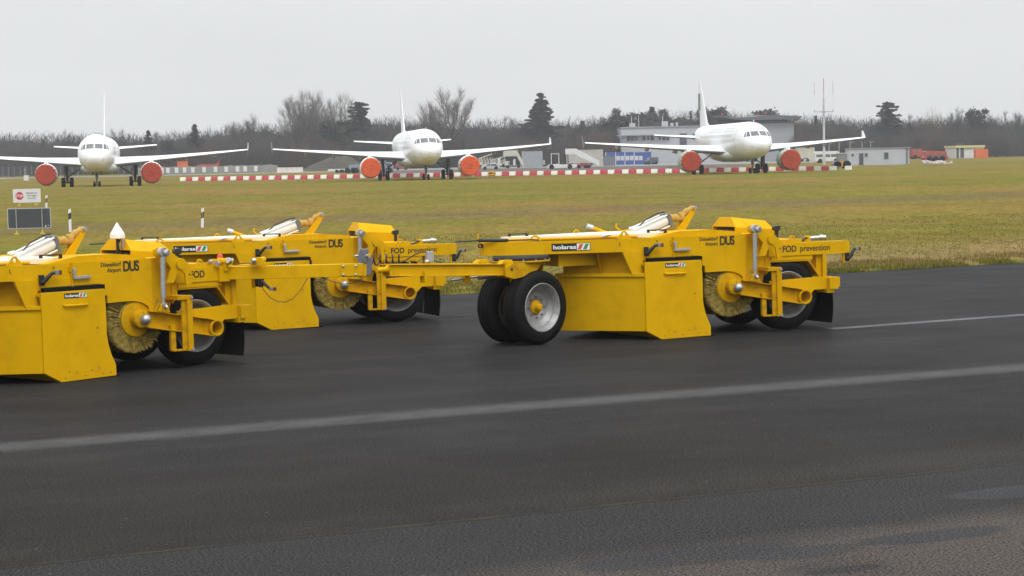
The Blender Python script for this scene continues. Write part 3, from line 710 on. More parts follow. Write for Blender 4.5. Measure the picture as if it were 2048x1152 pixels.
    m = MB(); bx(m, 2.70, 2.80, -0.53, -0.47, 1.285, 1.375); m.build('plug_bracket', YEL, r, 0.005)
    m = MB(); m.path([P(2.80, -0.5, 1.33), P(2.70, -0.47, 1.34), P(2.62, -0.44, 1.30), P(2.55, -0.44, 1.29)], 0.015, 8); m.build('cable', BLK, r)
    # ---------------- cream deck plate, handles, fittings
    m = MB()
    pl = [(-0.12, -0.30), (-1.80, -0.86), (-1.98, -0.98), (-1.98, mir(-0.98)), (-1.80, mir(-0.86)), (-0.12, mir(-0.30)), (0.42, mir(-0.42)), (0.42, -0.42)]
    uvp(m, pl, 1.452, 1.516); m.build('deck_plate', CRM, r, 0.004)
    m = MB()
    a = P(-1.98, -0.90, 1.475); b = P(-0.20, -0.285, 1.475); m.tube(a, b, 0.017, n=8); a = P(-1.98, mir(-0.90), 1.475); b = P(-0.20, mir(-0.285), 1.475); m.tube(a, b, 0.017, n=8)
    bx(m, -2.22, -2.20, -1.43, -1.41, 1.44, 1.57)
    m.path([P(-1.70, -0.675, 1.45), P(-1.69, -0.67, 1.50), P(-1.66, -0.66, 1.525), P(-1.62, -0.65, 1.525), P(-1.59, -0.64, 1.50), P(-1.58, -0.635, 1.45)], 0.013, 8)
    m.build('deck_rail', YEL, r)
    for (u, v) in ((-1.86, -1.10), (0.02, -0.40)):
        h = MB(); du = 0.25; dv = 0.05
        for k in (0, 1):
            h.cur = 0; c = P(u+du*k, v+dv*k, 0)
            h.prism([c+Vector((-0.022, 0, 1.478)), c+Vector((0.026, 0, 1.478)), c+Vector((0.018, 0, 1.56)), c+Vector((-0.012, 0, 1.56))], EV*0.03)
        h.tube(P(u, v+0.015, 1.553), P(u+du, v+dv+0.015, 1.553), 0.009, n=8)
        h.build('grab_handle', BLK, r)
    # black lance lying across the front edge
    m = MB(); m.path([P(-2.72, -1.02, 1.475), P(-2.42, -0.92, 1.485)], 0.010, 8); m.path([P(-2.42, -0.92, 1.485), P(-2.40, -0.915, 1.485), P(-2.02, -0.79, 1.475), P(-2.0, -0.785, 1.475)], [0.012, 0.026, 0.026, 0.018], 10)
    m.path([P(-2.0, -0.785, 1.475), P(-1.70, -0.64, 1.478), P(-1.62, -0.60, 1.470), P(-1.60, -0.59, 1.44)], 0.007, 8); m.build('spray_lance', BLK, r)
    m = MB(); m.lathe([(0.02, 0), (0.036, 0.004), (0.036, 0.03), (0.02, 0.034)], P(-2.345, -1.02, 1.405), EV, 16, closed=True); bx(m, -2.33, -2.30, -1.03, -1.0, 1.385, 1.43); m.build('ring_bolt', DRK, r)
    # ---------------- lift cylinder with canvas boot and its lever
    m = MB(); a = P(0.22, -1.24, 1.475); b = P(0.815, -1.36, 1.665); d = (b-a).normalized()
    m.tube(a, b, 0.088, n=20)
    up = Vector((0, 0, 1)); sd = d.cross(up).normalized(); tp = sd.cross(d)
    for sx_, sz_ in ((1, 1), (-1, 1), (1, -1), (-1, -1)): m.tube(a+sd*0.085*sx_+tp*0.085*sz_, b+sd*0.085*sx_+tp*0.085*sz_, 0.014, n=8)
    c1 = m.build('lift_cylinder', ALU, r)
    m = MB(); Mx = Matrix((d, sd, tp)).transposed()
    m.box(b+d*0.0, (0.05, 0.21, 0.21), Mx); m.box(b+d*0.045, (0.04, 0.15, 0.15), Mx); m.build('cylinder_head', GRY, c1, 0.012)
    m = MB(); e_ = P(1.235, -1.31, 1.825); pts = []; rad = []
    for k in range(15):
        f_ = k/14; p = (b+d*0.07).lerp(e_, f_); p += Vector((0, 0, -0.05*math.sin(f_*math.pi)*(1.0 if f_ < 0.55 else 0.4)+0.012*math.sin(f_*9)))
        pts.append(p); rad.append(0.062-0.022*f_+0.010*math.sin(k*1.9)+(0.012 if 5 < k < 9 else 0))
    m.path(pts, rad, 14); m.build('canvas_boot', TAN, c1)
    m = MB(); m.path([a+Vector((0.05, 0, 0.085)), a.lerp(b, 0.35)+Vector((0, 0, 0.14)), a.lerp(b, 0.7)+Vector((0, 0, 0.16)), b+Vector((-0.02, 0, 0.125))], 0.010, 8); m.build('hose', BLK, c1)
    m = MB()
    for v in (-1.355, -1.285): uz(m, [(0.93, 1.43), (1.075, 1.43), (1.10, 1.50), (1.29, 1.79), (1.295, 1.83), (1.265, 1.865), (1.23, 1.855), (1.215, 1.82), (0.99, 1.555), (0.94, 1.50)], v, v-0.02)
    lv = m.build('lift_lever', YEL, r, 0.005)
    m = MB(); m.tube(P(1.262, -1.25, 1.838), P(1.262, -1.40, 1.838), 0.028, n=14); m.build('pivot_pin', STEEL, lv)
    # fittings on the far side of the deck
    m = MB(); m.tube(P(-0.18, -1.86, 1.575), P(0.06, -1.80, 1.475), 0.035, n=12); y_ = m.build('valve', YEL, r)
    m = MB(); m.tube(P(-0.26, -1.88, 1.60), P(-0.17, -1.858, 1.572), 0.048, n=16); m.build('valve_cap', STEEL, y_)
    m = MB(); m.path([P(0.18, -1.75, 1.63), P(0.16, -1.74, 1.58), P(0.22, -1.74, 1.53), P(0.34, -1.72, 1.48)], 0.014, 8); m.build('bent_pin', YEL, r)
    m = MB(); m.path([P(0.36, -1.70, 1.55), P(0.44, -1.68, 1.56), P(0.52, -1.66, 1.54)], [0.02, 0.03, 0.02], 8); bx(m, 0.38, 0.42, -1.72, -1.68, 1.48, 1.55); m.build('hose_end', ALU, r)
    m = MB(); m.path([P(-0.72, -0.40, 1.485), P(-0.66, -0.38, 1.50), P(-0.58, -0.36, 1.51)], [0.012, 0.02, 0.01], 8); m.build('clip', STEEL, r)
    # hopper latch on the side panel
    m = MB(); bx(m, 0.262, 0.292, -0.118, -0.09, 1.085, 1.455); bx(m, 0.235, 0.27, -0.118, -0.10, 1.34, 1.41); bx(m, 0.245, 0.26, -0.11, -0.09, 1.10, 1.15); l_ = m.build('hopper_latch', YELW, r, 0.003)
    m = MB(); bx(m, 0.275, 0.310, -0.09, -0.06, 1.25, 1.385); bx(m, 0.275, 0.53, -0.09, -0.062, 1.248, 1.285); m.tube(P(0.278, -0.08, 1.10), P(0.278, -0.08, 1.15), 0.02, n=10); m.build('latch_lever', STEEL, l_, 0.004)
    marker_lamp(r, -0.165, -0.11, 1.275, 0.19, 0.07, 0.10)
    marker_lamp(r, 3.255, -0.225, 1.06, 0.17, 0.10, 0.06)
    m = MB(); bx(m, 3.20, 3.225, -0.26, -0.22, 0.96, 1.10); m.build('lamp_bracket', YEL, r)
    # small warning triangles
    for (u, v, z) in ((0.02, -0.107, 1.395), (0.55, 0.0, 0.62), (1.96, 0.033, 1.21)):
        for dz in (0.0, 0.05):
            m = MB(); o = P(u, v+0.001, z-dz)
            if dz == 0: 
                for a_, b_ in (((-0.016, 0), (0.016, 0)), ((0.016, 0), (0, 0.028)), ((0, 0.028), (-0.016, 0))): m.tube(o+Vector((a_[0], 0, a_[1])), o+Vector((b_[0], 0, b_[1])), 0.0022, n=4)
                m.tube(o+Vector((0, 0, 0.006)), o+Vector((0, 0, 0.018)), 0.002, n=4)
            else: m.tube(o+Vector((-0.012, 0, 0.01)), o+Vector((0.012, 0, 0.01)), 0.003, n=4)
            m.build('warning_mark', TXT, r)
    # ---------------- writing
    bd = Vector((1.85, -0.625, 0)).normalized()
    o = P(-1.443, tl(0, -1.443), 1.304); logo_sticker(r, o+bd.cross(EZ)*0.003, bd, 0.555, 0.105)
    o = P(0.086, 0.001, 1.022); logo_sticker(r, o, EU, 0.325, 0.062)
    hook = P(-0.52, tl(0, -0.52), 1.36)+bd.cross(EZ)*0.004
    m = MB(); m.path([hook+EZ*0.05, hook+EZ*0.01, hook+bd*0.008-EZ*0.006, hook+bd*0.016+EZ*0.004], 0.004, 5); m.build('hook_mark', TXT, r)
    text_mesh('lettering', 'Düsseldorf\nAirport', 0.0725, TXT, r, P(1.006, -0.1135, 1.378), EU, EZ, 'RIGHT', bold=0.0014, line=1.0, sx=0.93)
    text_mesh('lettering', 'DUS', 0.178, TXT, r, P(1.036, -0.1135, 1.307), EU, EZ, 'LEFT', bold=0.0062, spacing=0.84, sx=0.80)
    text_mesh('lettering', 'FOD', 0.126, TXT, r, P(2.135, -0.1985, 1.160), EU, EZ, 'LEFT', bold=0.0035, sx=0.94)
    text_mesh('lettering', 'prevention', 0.126, TXT, r, P(2.435, -0.1985, 1.160), EU, EZ, 'LEFT', bold=0.0012, sx=0.94)
    # ---------------- wheels
    for f, fl_ in ((lambda v: v, 1), (mir, -1)):
        t = make_wheel(r, 'rear_wheel', fl_); p = P(2.23, f(-0.375), 0); t.location = (p.x, p.y, TR)
    for sd_ in (-1, 1):
        t = make_wheel(r, 'front_wheel', -sd_); t['side'] = sd_
    # ---------------- steered front: turntable, fork, A-shaped tow bar (local frame of the dolly)
    m = MB(); m.lathe([(0.0, 1.165), (0.42, 1.165), (0.42, 1.19), (0.0, 1.19)], (0, 0, 0), (0, 0, 1), 48)
    m.cur = 1; m.lathe([(0.0, 1.19), (0.40, 1.19), (0.40, 1.262), (0.0, 1.262)], (0, 0, 0), (0, 0, 1), 48)
    m.cur = 2
    for k in range(14):
        a = 2*math.pi*k/14; m.tube((0.412*math.cos(a), 0.412*math.sin(a), 1.18), (0.412*math.cos(a), 0.412*math.sin(a), 1.212), 0.013, n=6)
    m.build('turntable', [YELW, DRK, STEEL], r)
    m = MB()
    m.prism([(-0.13, -0.34, 1.166), (-0.13, 0.34, 1.166), (-0.13, 0.30, 1.02), (-0.13, 0.055, 0.50), (-0.13, -0.055, 0.50), (-0.13, -0.30, 1.02)], (0.02, 0, 0)); m.prism([(0.13, -0.34, 1.166), (0.13, 0.34, 1.166), (0.13, 0.30, 1.02), (0.13, 0.055, 0.50), (0.13, -0.055, 0.50), (0.13, -0.30, 1.02)], (0.02, 0, 0))
    m.tube((0, -0.20, TR), (0, 0.20, TR), 0.075, n=20); m.box((0, 0, 0.80), (0.24, 0.10, 0.6))
    for sy in (-1, 1):
        y0 = sy*0.25
        for k in (-1, 1): m.prism([(-0.62, y0+k*0.075-0.012, 0.99), (-0.46, y0+k*0.075-0.012, 0.95), (-0.06, y0+k*0.075-0.012, 1.0), (0.12, y0+k*0.075-0.012, 1.166), (-0.48, y0+k*0.075-0.012, 1.166), (-0.62, y0+k*0.075-0.012, 1.12)], (0, 0.024, 0))
    m.build('axle_fork', YELW, r, 0.004)
    m = MB(); tip = Vector((-2.66, 0, 1.18))
    for sy in (-1, 1):
        a = Vector((-0.52, sy*0.25, 1.085)); b = Vector((-2.50, sy*0.075, 1.175)); d = (b-a).normalized(); sd = d.cross(EZ).normalized()
        for (o1, wd, o2, ht) in ((0, 0.012, 0, 0.15), (0.0, 0.085, 0.075, 0.014), (0.0, 0.085, -0.075, 0.014)):
            q = [a+sd*(wd/2)+EZ*(o2+ht/2), a-sd*(wd/2)+EZ*(o2+ht/2), a-sd*(wd/2)+EZ*(o2-ht/2), a+sd*(wd/2)+EZ*(o2-ht/2)]
            m.prism(q, b-a)
        m.box(a+Vector((0.0, 0, 0.01)), (0.15, 0.12, 0.20)); m.prism([a+Vector((-0.15, -0.05, 0.08)), a+Vector((0.07, -0.05, 0.08)), a+Vector((0.07, -0.05, 0.135)), a+Vector((-0.08, -0.05, 0.135))], (0, 0.10, 0))
        m.tube(a+Vector((0.02, -0.085, 0.0)), a+Vector((0.02, 0.085, 0.0)), 0.05, n=16)
    m.box((-2.40, 0, 1.175), (0.10, 0.19, 0.15)); m.path([(-2.40, 0, 1.18), (-2.48, 0, 1.18), (-2.52, 0, 1.18), (-2.66, 0, 1.18)], [0.075, 0.06, 0.035, 0.035], 14)
    m.box((-1.95, -0.13, 1.06), (0.05, 0.10, 0.16)); m.box((-1.10, -0.05, 1.0), (0.10, 0.05, 0.14)); m.box((-1.02, 0.05, 1.0), (0.10, 0.05, 0.14)); m.box((-1.10, 0, 1.08), (0.1, 0.36, 0.03))
    m.build('tow_bar', YEL, r, 0.004)
    m = MB(); m.path([(-0.02, -0.05, 1.04), (-0.25, -0.05, 1.03)], 0.022, 10); m.path([(-0.25, -0.05, 1.03), (-0.33, -0.05, 1.028), (-0.36, -0.05, 1.027), (-0.86, -0.05, 1.005), (-0.88, -0.05, 1.003)], [0.02, 0.03, 0.052, 0.052, 0.03], 14)
    m.path([(-0.88, -0.05, 1.003), (-1.40, -0.05, 0.975)], 0.016, 8); m.build('steering_damper', STEEL, r)
    return r
PHI = {'A': R(46.124), 'B': R(20.656), 'C': R(22.62)}
ORG = {'A': (-5.5523, 23.2006), 'B': (-3.9449, 30.9189), 'C': (2.1143, 27.0514)}
def place(root, k):
    X, Y = ORG[k]; ph = PHI[k]
    root.matrix_world = ROAD @ Matrix.Translation((X+math.sin(ph)*VC, Y-math.cos(ph)*VC, 0)) @ Matrix.Rotation(ph, 4, 'Z')
def to_local(k, p):
    X, Y = ORG[k]; ph = PHI[k]
    return Matrix.Rotation(-ph, 3, 'Z') @ (Vector(p)-Vector((X+math.sin(ph)*VC, Y-math.cos(ph)*VC, 0)))
def roadat(px, py, Y):
    d = RF + RX*((px-1024)/F) + RU*((576-py)/F); return Vector((0, 0, H)) + d*(Y/d.y)

swC = make_sweeper(); place(swC, 'C')
swB = copy_tree(swC); place(swB, 'B')
swA = copy_tree(swC); place(swA, 'A')
set_steer(swC, R(21.2)); set_steer(swB, R(-4)); set_steer(swA, R(12))
GRP = 'yellow sweeper trailers coupled on the taxiway'
tag(swC, 'rightmost yellow airfield sweeper trailer, its turned pair of front tyres facing the camera', 'sweeper', GRP)
tag(swB, 'yellow airfield sweeper trailer farthest back, half hidden behind the long yellow tow beam', 'sweeper', GRP)
tag(swA, 'nearest yellow sweeper trailer, with white pointed cone on its hood and tow beam behind', 'sweeper', GRP)

for o_ in list(swA.children):
    if o_.name.startswith('lettering') and abs(o_.bound_box[0][0]-2.435) < 0.08: bpy.data.objects.remove(o_)   # covered by the hinge
# number on the right trailer's tow bar pivot
ang = R(21.2); rz = Matrix.Rotation(ang, 3, 'Z'); b0 = P(DOLLY_U, DOLLY_V, 0)
text_mesh('lettering', '46', 0.075, TXT, swC, b0+rz @ Vector((-0.535, -0.338, 1.065)), rz @ Vector((1, 0, 0)), EZ, bold=0.002, sx=0.8)

# ---------------- what only the left trailer carries
k = 'A'
def la(px, py, Y=25.45): return to_local(k, roadat(px, py, Y))
m = MB()
a = la(455, 546.0, 25.35); b = la(733, 539.5, 25.52); d = (b-a).normalized(); sd = d.cross(EZ).normalized(); up = sd.cross(d)
def bar(m, a, b, wd, ht):
    d = (b-a).normalized(); sd = d.cross(EZ).normalized(); up = sd.cross(d)
    m.prism([a+sd*(wd/2)+up*(ht/2), a-sd*(wd/2)+up*(ht/2), a-sd*(wd/2)-up*(ht/2), a+sd*(wd/2)-up*(ht/2)], b-a)
bar(m, a, b, 0.15, 0.172)
bar(m, la(681, 540.5, 25.40), la(726, 539.5, 25.43), 0.02, 0.168)
# hinge block, pins and ears
c = la(443, 548, 25.30); m.box(c, (0.18, 0.17, 0.20))
m.tube(la(437, 522, 25.3), la(462, 524, 25.2), 0.045, n=16); m.box(la(449, 530, 25.25), (0.05, 0.10, 0.16)); m.box(la(421, 530, 25.2), (0.12, 0.08, 0.07))
for yy in (25.22, 25.42): m.prism([la(497, 531.5, yy), la(533, 531, yy), la(529, 522, yy), la(523, 515, yy), la(514, 514, yy), la(508, 520, yy)], sd*0.02)
m.tube(la(508, 523, 25.18), la(527, 519, 25.55), 0.040, n=16)
tb = m.build('swing_tow_beam', YEL, swA, 0.006)
m = MB()
for px, py in ((687, 532.5), (712, 532), (687, 549.5), (712, 549.5)):
    p = la(px, py, 25.38); m.lathe([(0.0, 0.014), (0.016, 0.012), (0.018, 0.0)], p+sd*0.0, sd if sd.y < 0 else -sd, 10)
m.tube(la(503.5, 521.5, 25.16), la(510, 521, 25.18), 0.034, n=14); m.tube(la(433, 527.5, 25.12), la(437, 527, 25.18), 0.034, n=14); m.tube(la(418, 524, 25.12), la(424, 523, 25.2), 0.022, n=10); m.tube(la(456, 521, 25.16), la(461, 523, 25.2), 0.035, n=12)
m.build('bolt', STEEL, tb)
m = MB(); m.lathe([(0.040, 0), (0.040, 0.03), (0.034, 0.07), (0.02, 0.085), (0, 0.088)], la(440.5, 521, 25.35), (0, 0, 1), 18); m.build('red_beacon', BCN, tb)
# coupling head, spiral hose, lamp and hanging cables
m = MB(); p = la(737, 530, 25.52); m.prism([la(729, 551, 25.45), la(743, 550, 25.45), la(745, 520, 25.45), la(741, 514, 25.45), la(733, 516, 25.45), la(729, 526, 25.45)], sd*-0.14 if sd.y < 0 else sd*0.14)
m.prism([la(715, 524, 25.42), la(733, 526, 25.42), la(738, 498, 25.42), la(721, 498, 25.42), la(715, 510, 25.42)], sd*-0.10 if sd.y < 0 else sd*0.10); cp = m.build('tow_coupling', GRY, tb, 0.008)
m = MB(); m.tube(la(709, 512, 25.40), la(716, 512, 25.42), 0.016, n=10); m.tube(la(732, 511, 25.38), la(736, 511, 25.42), 0.018, n=10); m.build('coupling_knob', STEEL, cp)
m = MB(); m.path([la(520, 563, 25.3), la(527, 580, 25.28), la(540, 595, 25.26), (la(555, 603, 25.26)), la(570, 604.5, 25.26), la(585, 598, 25.28), la(600, 582, 25.3), la(615, 556, 25.36)], 0.0055, 6)
m.path([la(645, 554, 25.38), la(662, 562, 25.36), la(682, 567.5, 25.36), la(702, 567, 25.38), la(720, 560, 25.4), la(736, 550, 25.44)], 0.0055, 6)
m.path([la(450, 527, 25.3), la(470, 530, 25.25), la(490, 526, 25.25), la(512, 527, 25.3)], 0.006, 6)
m.build('hanging_cable', BLK, tb)
m = MB(); m.box(la(522, 566, 25.32), (0.05, 0.05, 0.11)); m.path([la(524, 563, 25.3), la(534, 572, 25.25), la(541, 578, 25.22), la(547, 578, 25.2)], [0.024, 0.022, 0.018, 0.018], 8)
lm = m.build('marker_lamp', BLK, tb, 0.004)
m = MB(); m.box(la(543.5, 578, 25.18), (0.05, 0.04, 0.045)); m.build('clear_lens', LMPC, lm); m = MB(); m.box(la(549.5, 578, 25.18), (0.03, 0.042, 0.047)); m.build('red_lens', LMPR, lm)
# pointed white cone on the left trailer's hood
m = MB(); hc = P(1.80, -1.32, 0)
m.lathe([(0.0, 1.688), (0.098, 1.688), (0.102, 1.70), (0.100, 1.745), (0.090, 1.765), (0.004, 1.905), (0.0, 1.905)], hc, (0, 0, 1), 8, smooth=False); cn = m.build('beacon_cone', WHT, swA, 0.003)
m = MB(); m.tube(hc+EZ*1.50, hc+EZ*1.69, 0.022, n=12); m.path([hc+Vector((0.03, -0.03, 1.69)), hc+Vector((-0.02, -0.05, 1.62)), hc+Vector((-0.02, -0.05, 1.56)), hc+Vector((0.04, -0.03, 1.48))], 0.010, 8); m.build('cone_cable', BLK, cn)
m = MB(); m.box(hc+Vector((0.055, -0.04, 1.61)), (0.035, 0.02, 0.13)); m.build('cone_bracket', STEEL, cn)

# ---------------- hose spiral and grey box on the right trailer's tow bar
def lc(px, py, Y): return to_local('C', roadat(px, py, Y))
m = MB(); pts = []
for i in range(180):
    f_ = i/179; px = 741+f_*58; Y = 25.60+0.12*f_
    a_ = f_*2*math.pi*4.6
    pts.append(lc(px, 519.5+10.5*math.cos(a_), Y+0.07*math.sin(a_))+Vector((0.02*math.sin(a_), 0, 0)))
pts += [lc(799, 526, 25.72), lc(812, 520, 25.75), lc(830, 509, 25.8), lc(842, 504, 25.82), lc(852, 503.5, 25.84)]
m.path(pts, 0.010, 6)
m.path([lc(866, 521, 25.9), lc(872, 522, 25.9), lc(878, 524, 25.92), lc(884, 524.5, 25.95)], 0.008, 6)
m.build('spiral_cable', BLK, swC)
m = MB(); c = lc(859, 513.5, 25.9); m.box(c, (0.10, 0.08, 0.145)); m.build('junction_box', mat('grey_box', (0.33, 0.34, 0.36), 0.45, var=0.08), swC, 0.008)
m = MB(); m.tube(lc(851, 522.5, 25.82), lc(856, 522.5, 25.84), 0.018, n=10); m.build('cable_gland', WHT, swC)
# ------------------------------------------------------------------ the three parked airliners (x runs aft from the nose, z = 0 on the ground)
ST = [(0.0, 0.03, 3.34, 3.22), (0.12, 0.42, 3.68, 2.86), (0.45, 0.80, 4.00, 2.50), (1.0, 1.15, 4.32, 2.24), (1.6, 1.40, 4.62, 2.08), (2.2, 1.58, 5.00, 1.97), (2.9, 1.72, 5.34, 1.88), (3.8, 1.84, 5.60, 1.80),
      (5.0, 1.935, 5.79, 1.75), (6.5, 1.975, 5.87, 1.73), (12, 1.975, 5.87, 1.73), (18, 1.975, 5.87, 1.73), (24, 1.975, 5.87, 1.73), (27, 1.93, 5.87, 1.95), (29.5, 1.78, 5.86, 2.45), (32, 1.45, 5.81, 3.15), (34.5, 0.95, 5.72, 3.95), (36.5, 0.45, 5.58, 4.65), (37.5, 0.15, 5.42, 5.02)]
SX = [s_[0] for s_ in ST]
def fus(x):
    return [float(np.interp(x, SX, [s_[k] for s_ in ST])) for k in (1, 2, 3)]
def nose_x(y, z):
    lo, hi = 0.0, 6.5
    for _ in range(40):
        mid = (lo+hi)/2; hw, t, b = fus(mid); q = (y/hw)**2+((z-(t+b)/2)/((t-b)/2))**2
        if q > 1: lo = mid
        else: hi = mid
    return hi
GX = 17.7
def ap(x, y, z): return Vector((x-GX, y, z))
def make_airliner():
    r = empty('airliner', (0, 0, 0))
    m = MB(); n = 40; rings = []
    xs_ = sorted(set(SX+[0.05, 0.25, 0.7, 1.3, 1.9, 2.5, 3.3, 4.4, 9, 15, 21, 25.5, 28.2, 30.8, 33.3, 35.5]))
    for x in xs_:
        hw, t, b = fus(x); rings.append([ap(x, hw*math.sin(2*math.pi*k/n), (t+b)/2+(t-b)/2*math.cos(2*math.pi*k/n)) for k in range(n)])
    m.loft(rings)
    # belly fairing
    rings = []
    for x, hw, zb in ((10.2, 0.9, 1.80), (11.2, 1.75, 1.58), (12.6, 2.15, 1.42), (16, 2.2, 1.38), (19.5, 2.15, 1.42), (21.5, 1.7, 1.62), (22.8, 0.8, 1.82)):
        rings.append([ap(x, hw*math.sin(2*math.pi*k/28)*(abs(math.sin(2*math.pi*k/28))**-0.15 if k % 14 else 1), 2.35+(2.35-zb)*math.cos(2*math.pi*k/28)*(1 if math.cos(2*math.pi*k/28) < 0 else 0.5)) for k in range(28)])
    m.loft(rings)
    m.build('fuselage', AWH, r)
    # windscreen: six panes lying on the nose
    def pane(pts, name='windscreen_pane'):
        mm = MB(); N = 6; g_ = []
        for j in range(N+1):
            for i in range(N+1):
                a = i/N; b = j/N
                y = (pts[0][0]*(1-a)+pts[1][0]*a)*(1-b)+(pts[3][0]*(1-a)+pts[2][0]*a)*b; z = (pts[0][1]*(1-a)+pts[1][1]*a)*(1-b)+(pts[3][1]*(1-a)+pts[2][1]*a)*b
                g_.append(ap(nose_x(y, z)-0.025, y, z))
        mm.add(g_, [(j*(N+1)+i, j*(N+1)+i+1, (j+1)*(N+1)+i+1, (j+1)*(N+1)+i) for j in range(N) for i in range(N)], True)
        mm.build(name, AWN, r, fix=False)
    for sg in (-1, 1):
        pane([(sg*0.06, 4.28), (sg*0.86, 4.24), (sg*0.84, 4.74), (sg*0.06, 4.80)])
        pane([(sg*0.96, 4.22), (sg*1.30, 4.18), (sg*1.14, 4.72), (sg*0.93, 4.74)])
        pane([(sg*1.36, 4.17), (sg*1.50, 4.16), (sg*1.30, 4.62), (sg*1.20, 4.70)])
    def foil(xl, xt, y, z, th, vertical=False, N=9):
        c = xt-xl; up = []; dn = []
        for k in range(N+1):
            t = 0.5-0.5*math.cos(math.pi*k/N); hth = th*c*2.6*(0.2969*math.sqrt(t)-0.126*t-0.3516*t*t+0.2843*t**3-0.1015*t**4)*2
            up.append((xl+c*t, hth)); dn.append((xl+c*t, -hth))
        pts = up+dn[-2:0:-1]
        if vertical: return [ap(x, h_+y, z) for x, h_ in pts]
        return [ap(x, y, z+h_+0.35*th*c*(1-abs(2*(x-xl)/c-1))) for x, h_ in pts]
    for sg in (-1, 1):
        m = MB()
        m.loft([foil(xl, xt, sg*y, z, th) for xl, xt, y, z, th in ((11.3, 19.0, 1.6, 2.52, 0.145), (12.1, 19.0, 2.4, 2.62, 0.14), (14.15, 18.95, 6.4, 2.98, 0.125), (17.0, 20.1, 11.8, 3.45, 0.115), (19.55, 21.1, 16.75, 3.90, 0.11))])
        m.cur = 0
        m.loft([foil(19.7, 21.2, sg*16.8, 3.90, 0.06, True)[:] if False else [ap(x, sg*(16.82+d_), z) for x, d_, z in ((20.0, 0, 3.35), (21.3, 0.03, 3.35), (21.3, -0.03, 3.35))],
                [ap(x, sg*(16.84+d_), z) for x, d_, z in ((19.6, 0, 3.92), (21.2, 0.06, 3.92), (21.2, -0.06, 3.92))], [ap(x, sg*(16.90+d_), z) for x, d_, z in ((20.9, 0, 4.78), (21.5, 0.03, 4.78), (21.5, -0.03, 4.78))]], False)
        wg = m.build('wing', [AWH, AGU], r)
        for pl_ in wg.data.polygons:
            if pl_.normal.z < 0.12: pl_.material_index = 1  # takes in the lower leading edge too, as painted shade
        for y, xa, xb, zz in ((6.4, 16.6, 20.0, 2.72), (9.6, 17.6, 20.6, 3.02), (12.9, 18.6, 21.2, 3.32)):
            m = MB(); m.path([ap(xa, sg*y, zz+0.1), ap(xa+0.7, sg*y, zz-0.05), ap(xb-0.8, sg*y, zz-0.02), ap(xb, sg*y, zz+0.1)], [0.05, 0.20, 0.16, 0.04], 10); m.build('flap_fairing', AGR, wg)
        # engine
        ey, ez = sg*5.75, 1.55
        m = MB(); m.lathe([(0.98, 0.22), (1.00, 0.05), (1.06, 0.0), (1.13, 0.08), (1.20, 0.5), (1.24, 1.3), (1.20, 2.3), (1.02, 3.1), (0.88, 3.5), (0.80, 3.5), (0.62, 3.7), (0.50, 4.4), (0.28, 4.5), (0.10, 5.1), (0, 5.1)], ap(10.9, ey, ez), (1, 0, 0), 40)
        en = m.build('engine', AWH, r)
        m = MB(); m.loft([[ap(11.7, ey+0.16, ez+1.05), ap(11.7, ey-0.16, ez+1.05), ap(15.4, ey-0.16, ez+0.55), ap(15.4, ey+0.16, ez+0.55)], [ap(12.6, ey+0.2, ez+1.45), ap(12.6, ey-0.2, ez+1.45), ap(16.4, ey-0.2, ez+1.2), ap(16.4, ey+0.2, ez+1.2)], [ap(13.6, ey+0.15, ez+1.62), ap(13.6, ey-0.15, ez+1.62), ap(17.0, ey-0.15, ez+1.5), ap(17.0, ey+0.15, ez+1.5)]], False)
        m.build('pylon', AWH, r)
        m = MB(); prof = [(1.175, 0.36), (1.16, 0.28), (1.15, 0.05), (1.12, -0.03), (1.07, -0.075), (0.95, -0.07), (0.6, -0.06), (0.25, -0.075), (0.0, -0.065)]
        m.lathe(prof, ap(10.9, ey, ez), (1, 0, 0), 44)
        for i_, q_ in enumerate(m.v):
            q_ = Vector(q_); dy, dz = q_.y-ey, q_.z-ez; rr_ = math.hypot(dy, dz); aa = math.atan2(dz, dy); fo = 0.018*math.sin(aa*9+rr_*2.0)*min(1, rr_*1.2)+0.03*noise.noise(Vector((dy*2.2, dz*2.2, 3+sg)))
            if rr_ > 1.0: k_ = 1+0.014*math.sin(aa*17)+0.02*noise.noise(Vector((aa*3, 1, sg))); m.v[i_] = (q_.x, ey+dy*k_, ez+dz*k_)
            else: m.v[i_] = (q_.x+fo, q_.y, q_.z)
        cv = m.build('engine_cover', ACV, en)
        m = MB()
        for zz in (0.18, -0.30): m.box(ap(10.825, ey, ez+zz), (0.02, 0.5, 0.05))
        m.box(ap(10.825, ey, ez-0.06), (0.02, 0.36, 0.03)); m.build('cover_strap', mat('dark_red_strap', (0.20, 0.02, 0.012), 0.8), cv)
        # main gear
        gy = sg*3.795
        m = MB(); m.tube(ap(17.5, gy+sg*0.1, 2.7), ap(17.7, gy, 0.75), 0.17, 0.15, n=14); m.tube(ap(17.7, gy, 0.95), ap(17.7, gy, 0.45), 0.11, n=12); m.tube(ap(17.7, gy-0.55, 0.585), ap(17.7, gy+0.55, 0.585), 0.09, n=10)
        m.tube(ap(17.6, gy-sg*0.05, 1.15), ap(17.5, sg*2.1, 2.35), 0.075, n=10); m.tube(ap(17.6, gy-sg*0.6, 1.6), ap(17.6, gy, 2.3), 0.045, n=8)
        m.box(ap(17.75, gy+sg*0.30, 1.75), (1.0, 0.05, 1.5)); lg = m.build('main_gear', AGE, r)
        for k in (-1, 1):
            m = MB(); m.lathe([(0.30, -0.17), (0.45, -0.21), (0.55, -0.19), (0.585, -0.12), (0.585, 0.12), (0.55, 0.19), (0.45, 0.21), (0.30, 0.17)], ap(17.7, gy+k*0.46, 0.585), (0, 1, 0), 30, closed=True); m.build('wheel', RUB, lg)
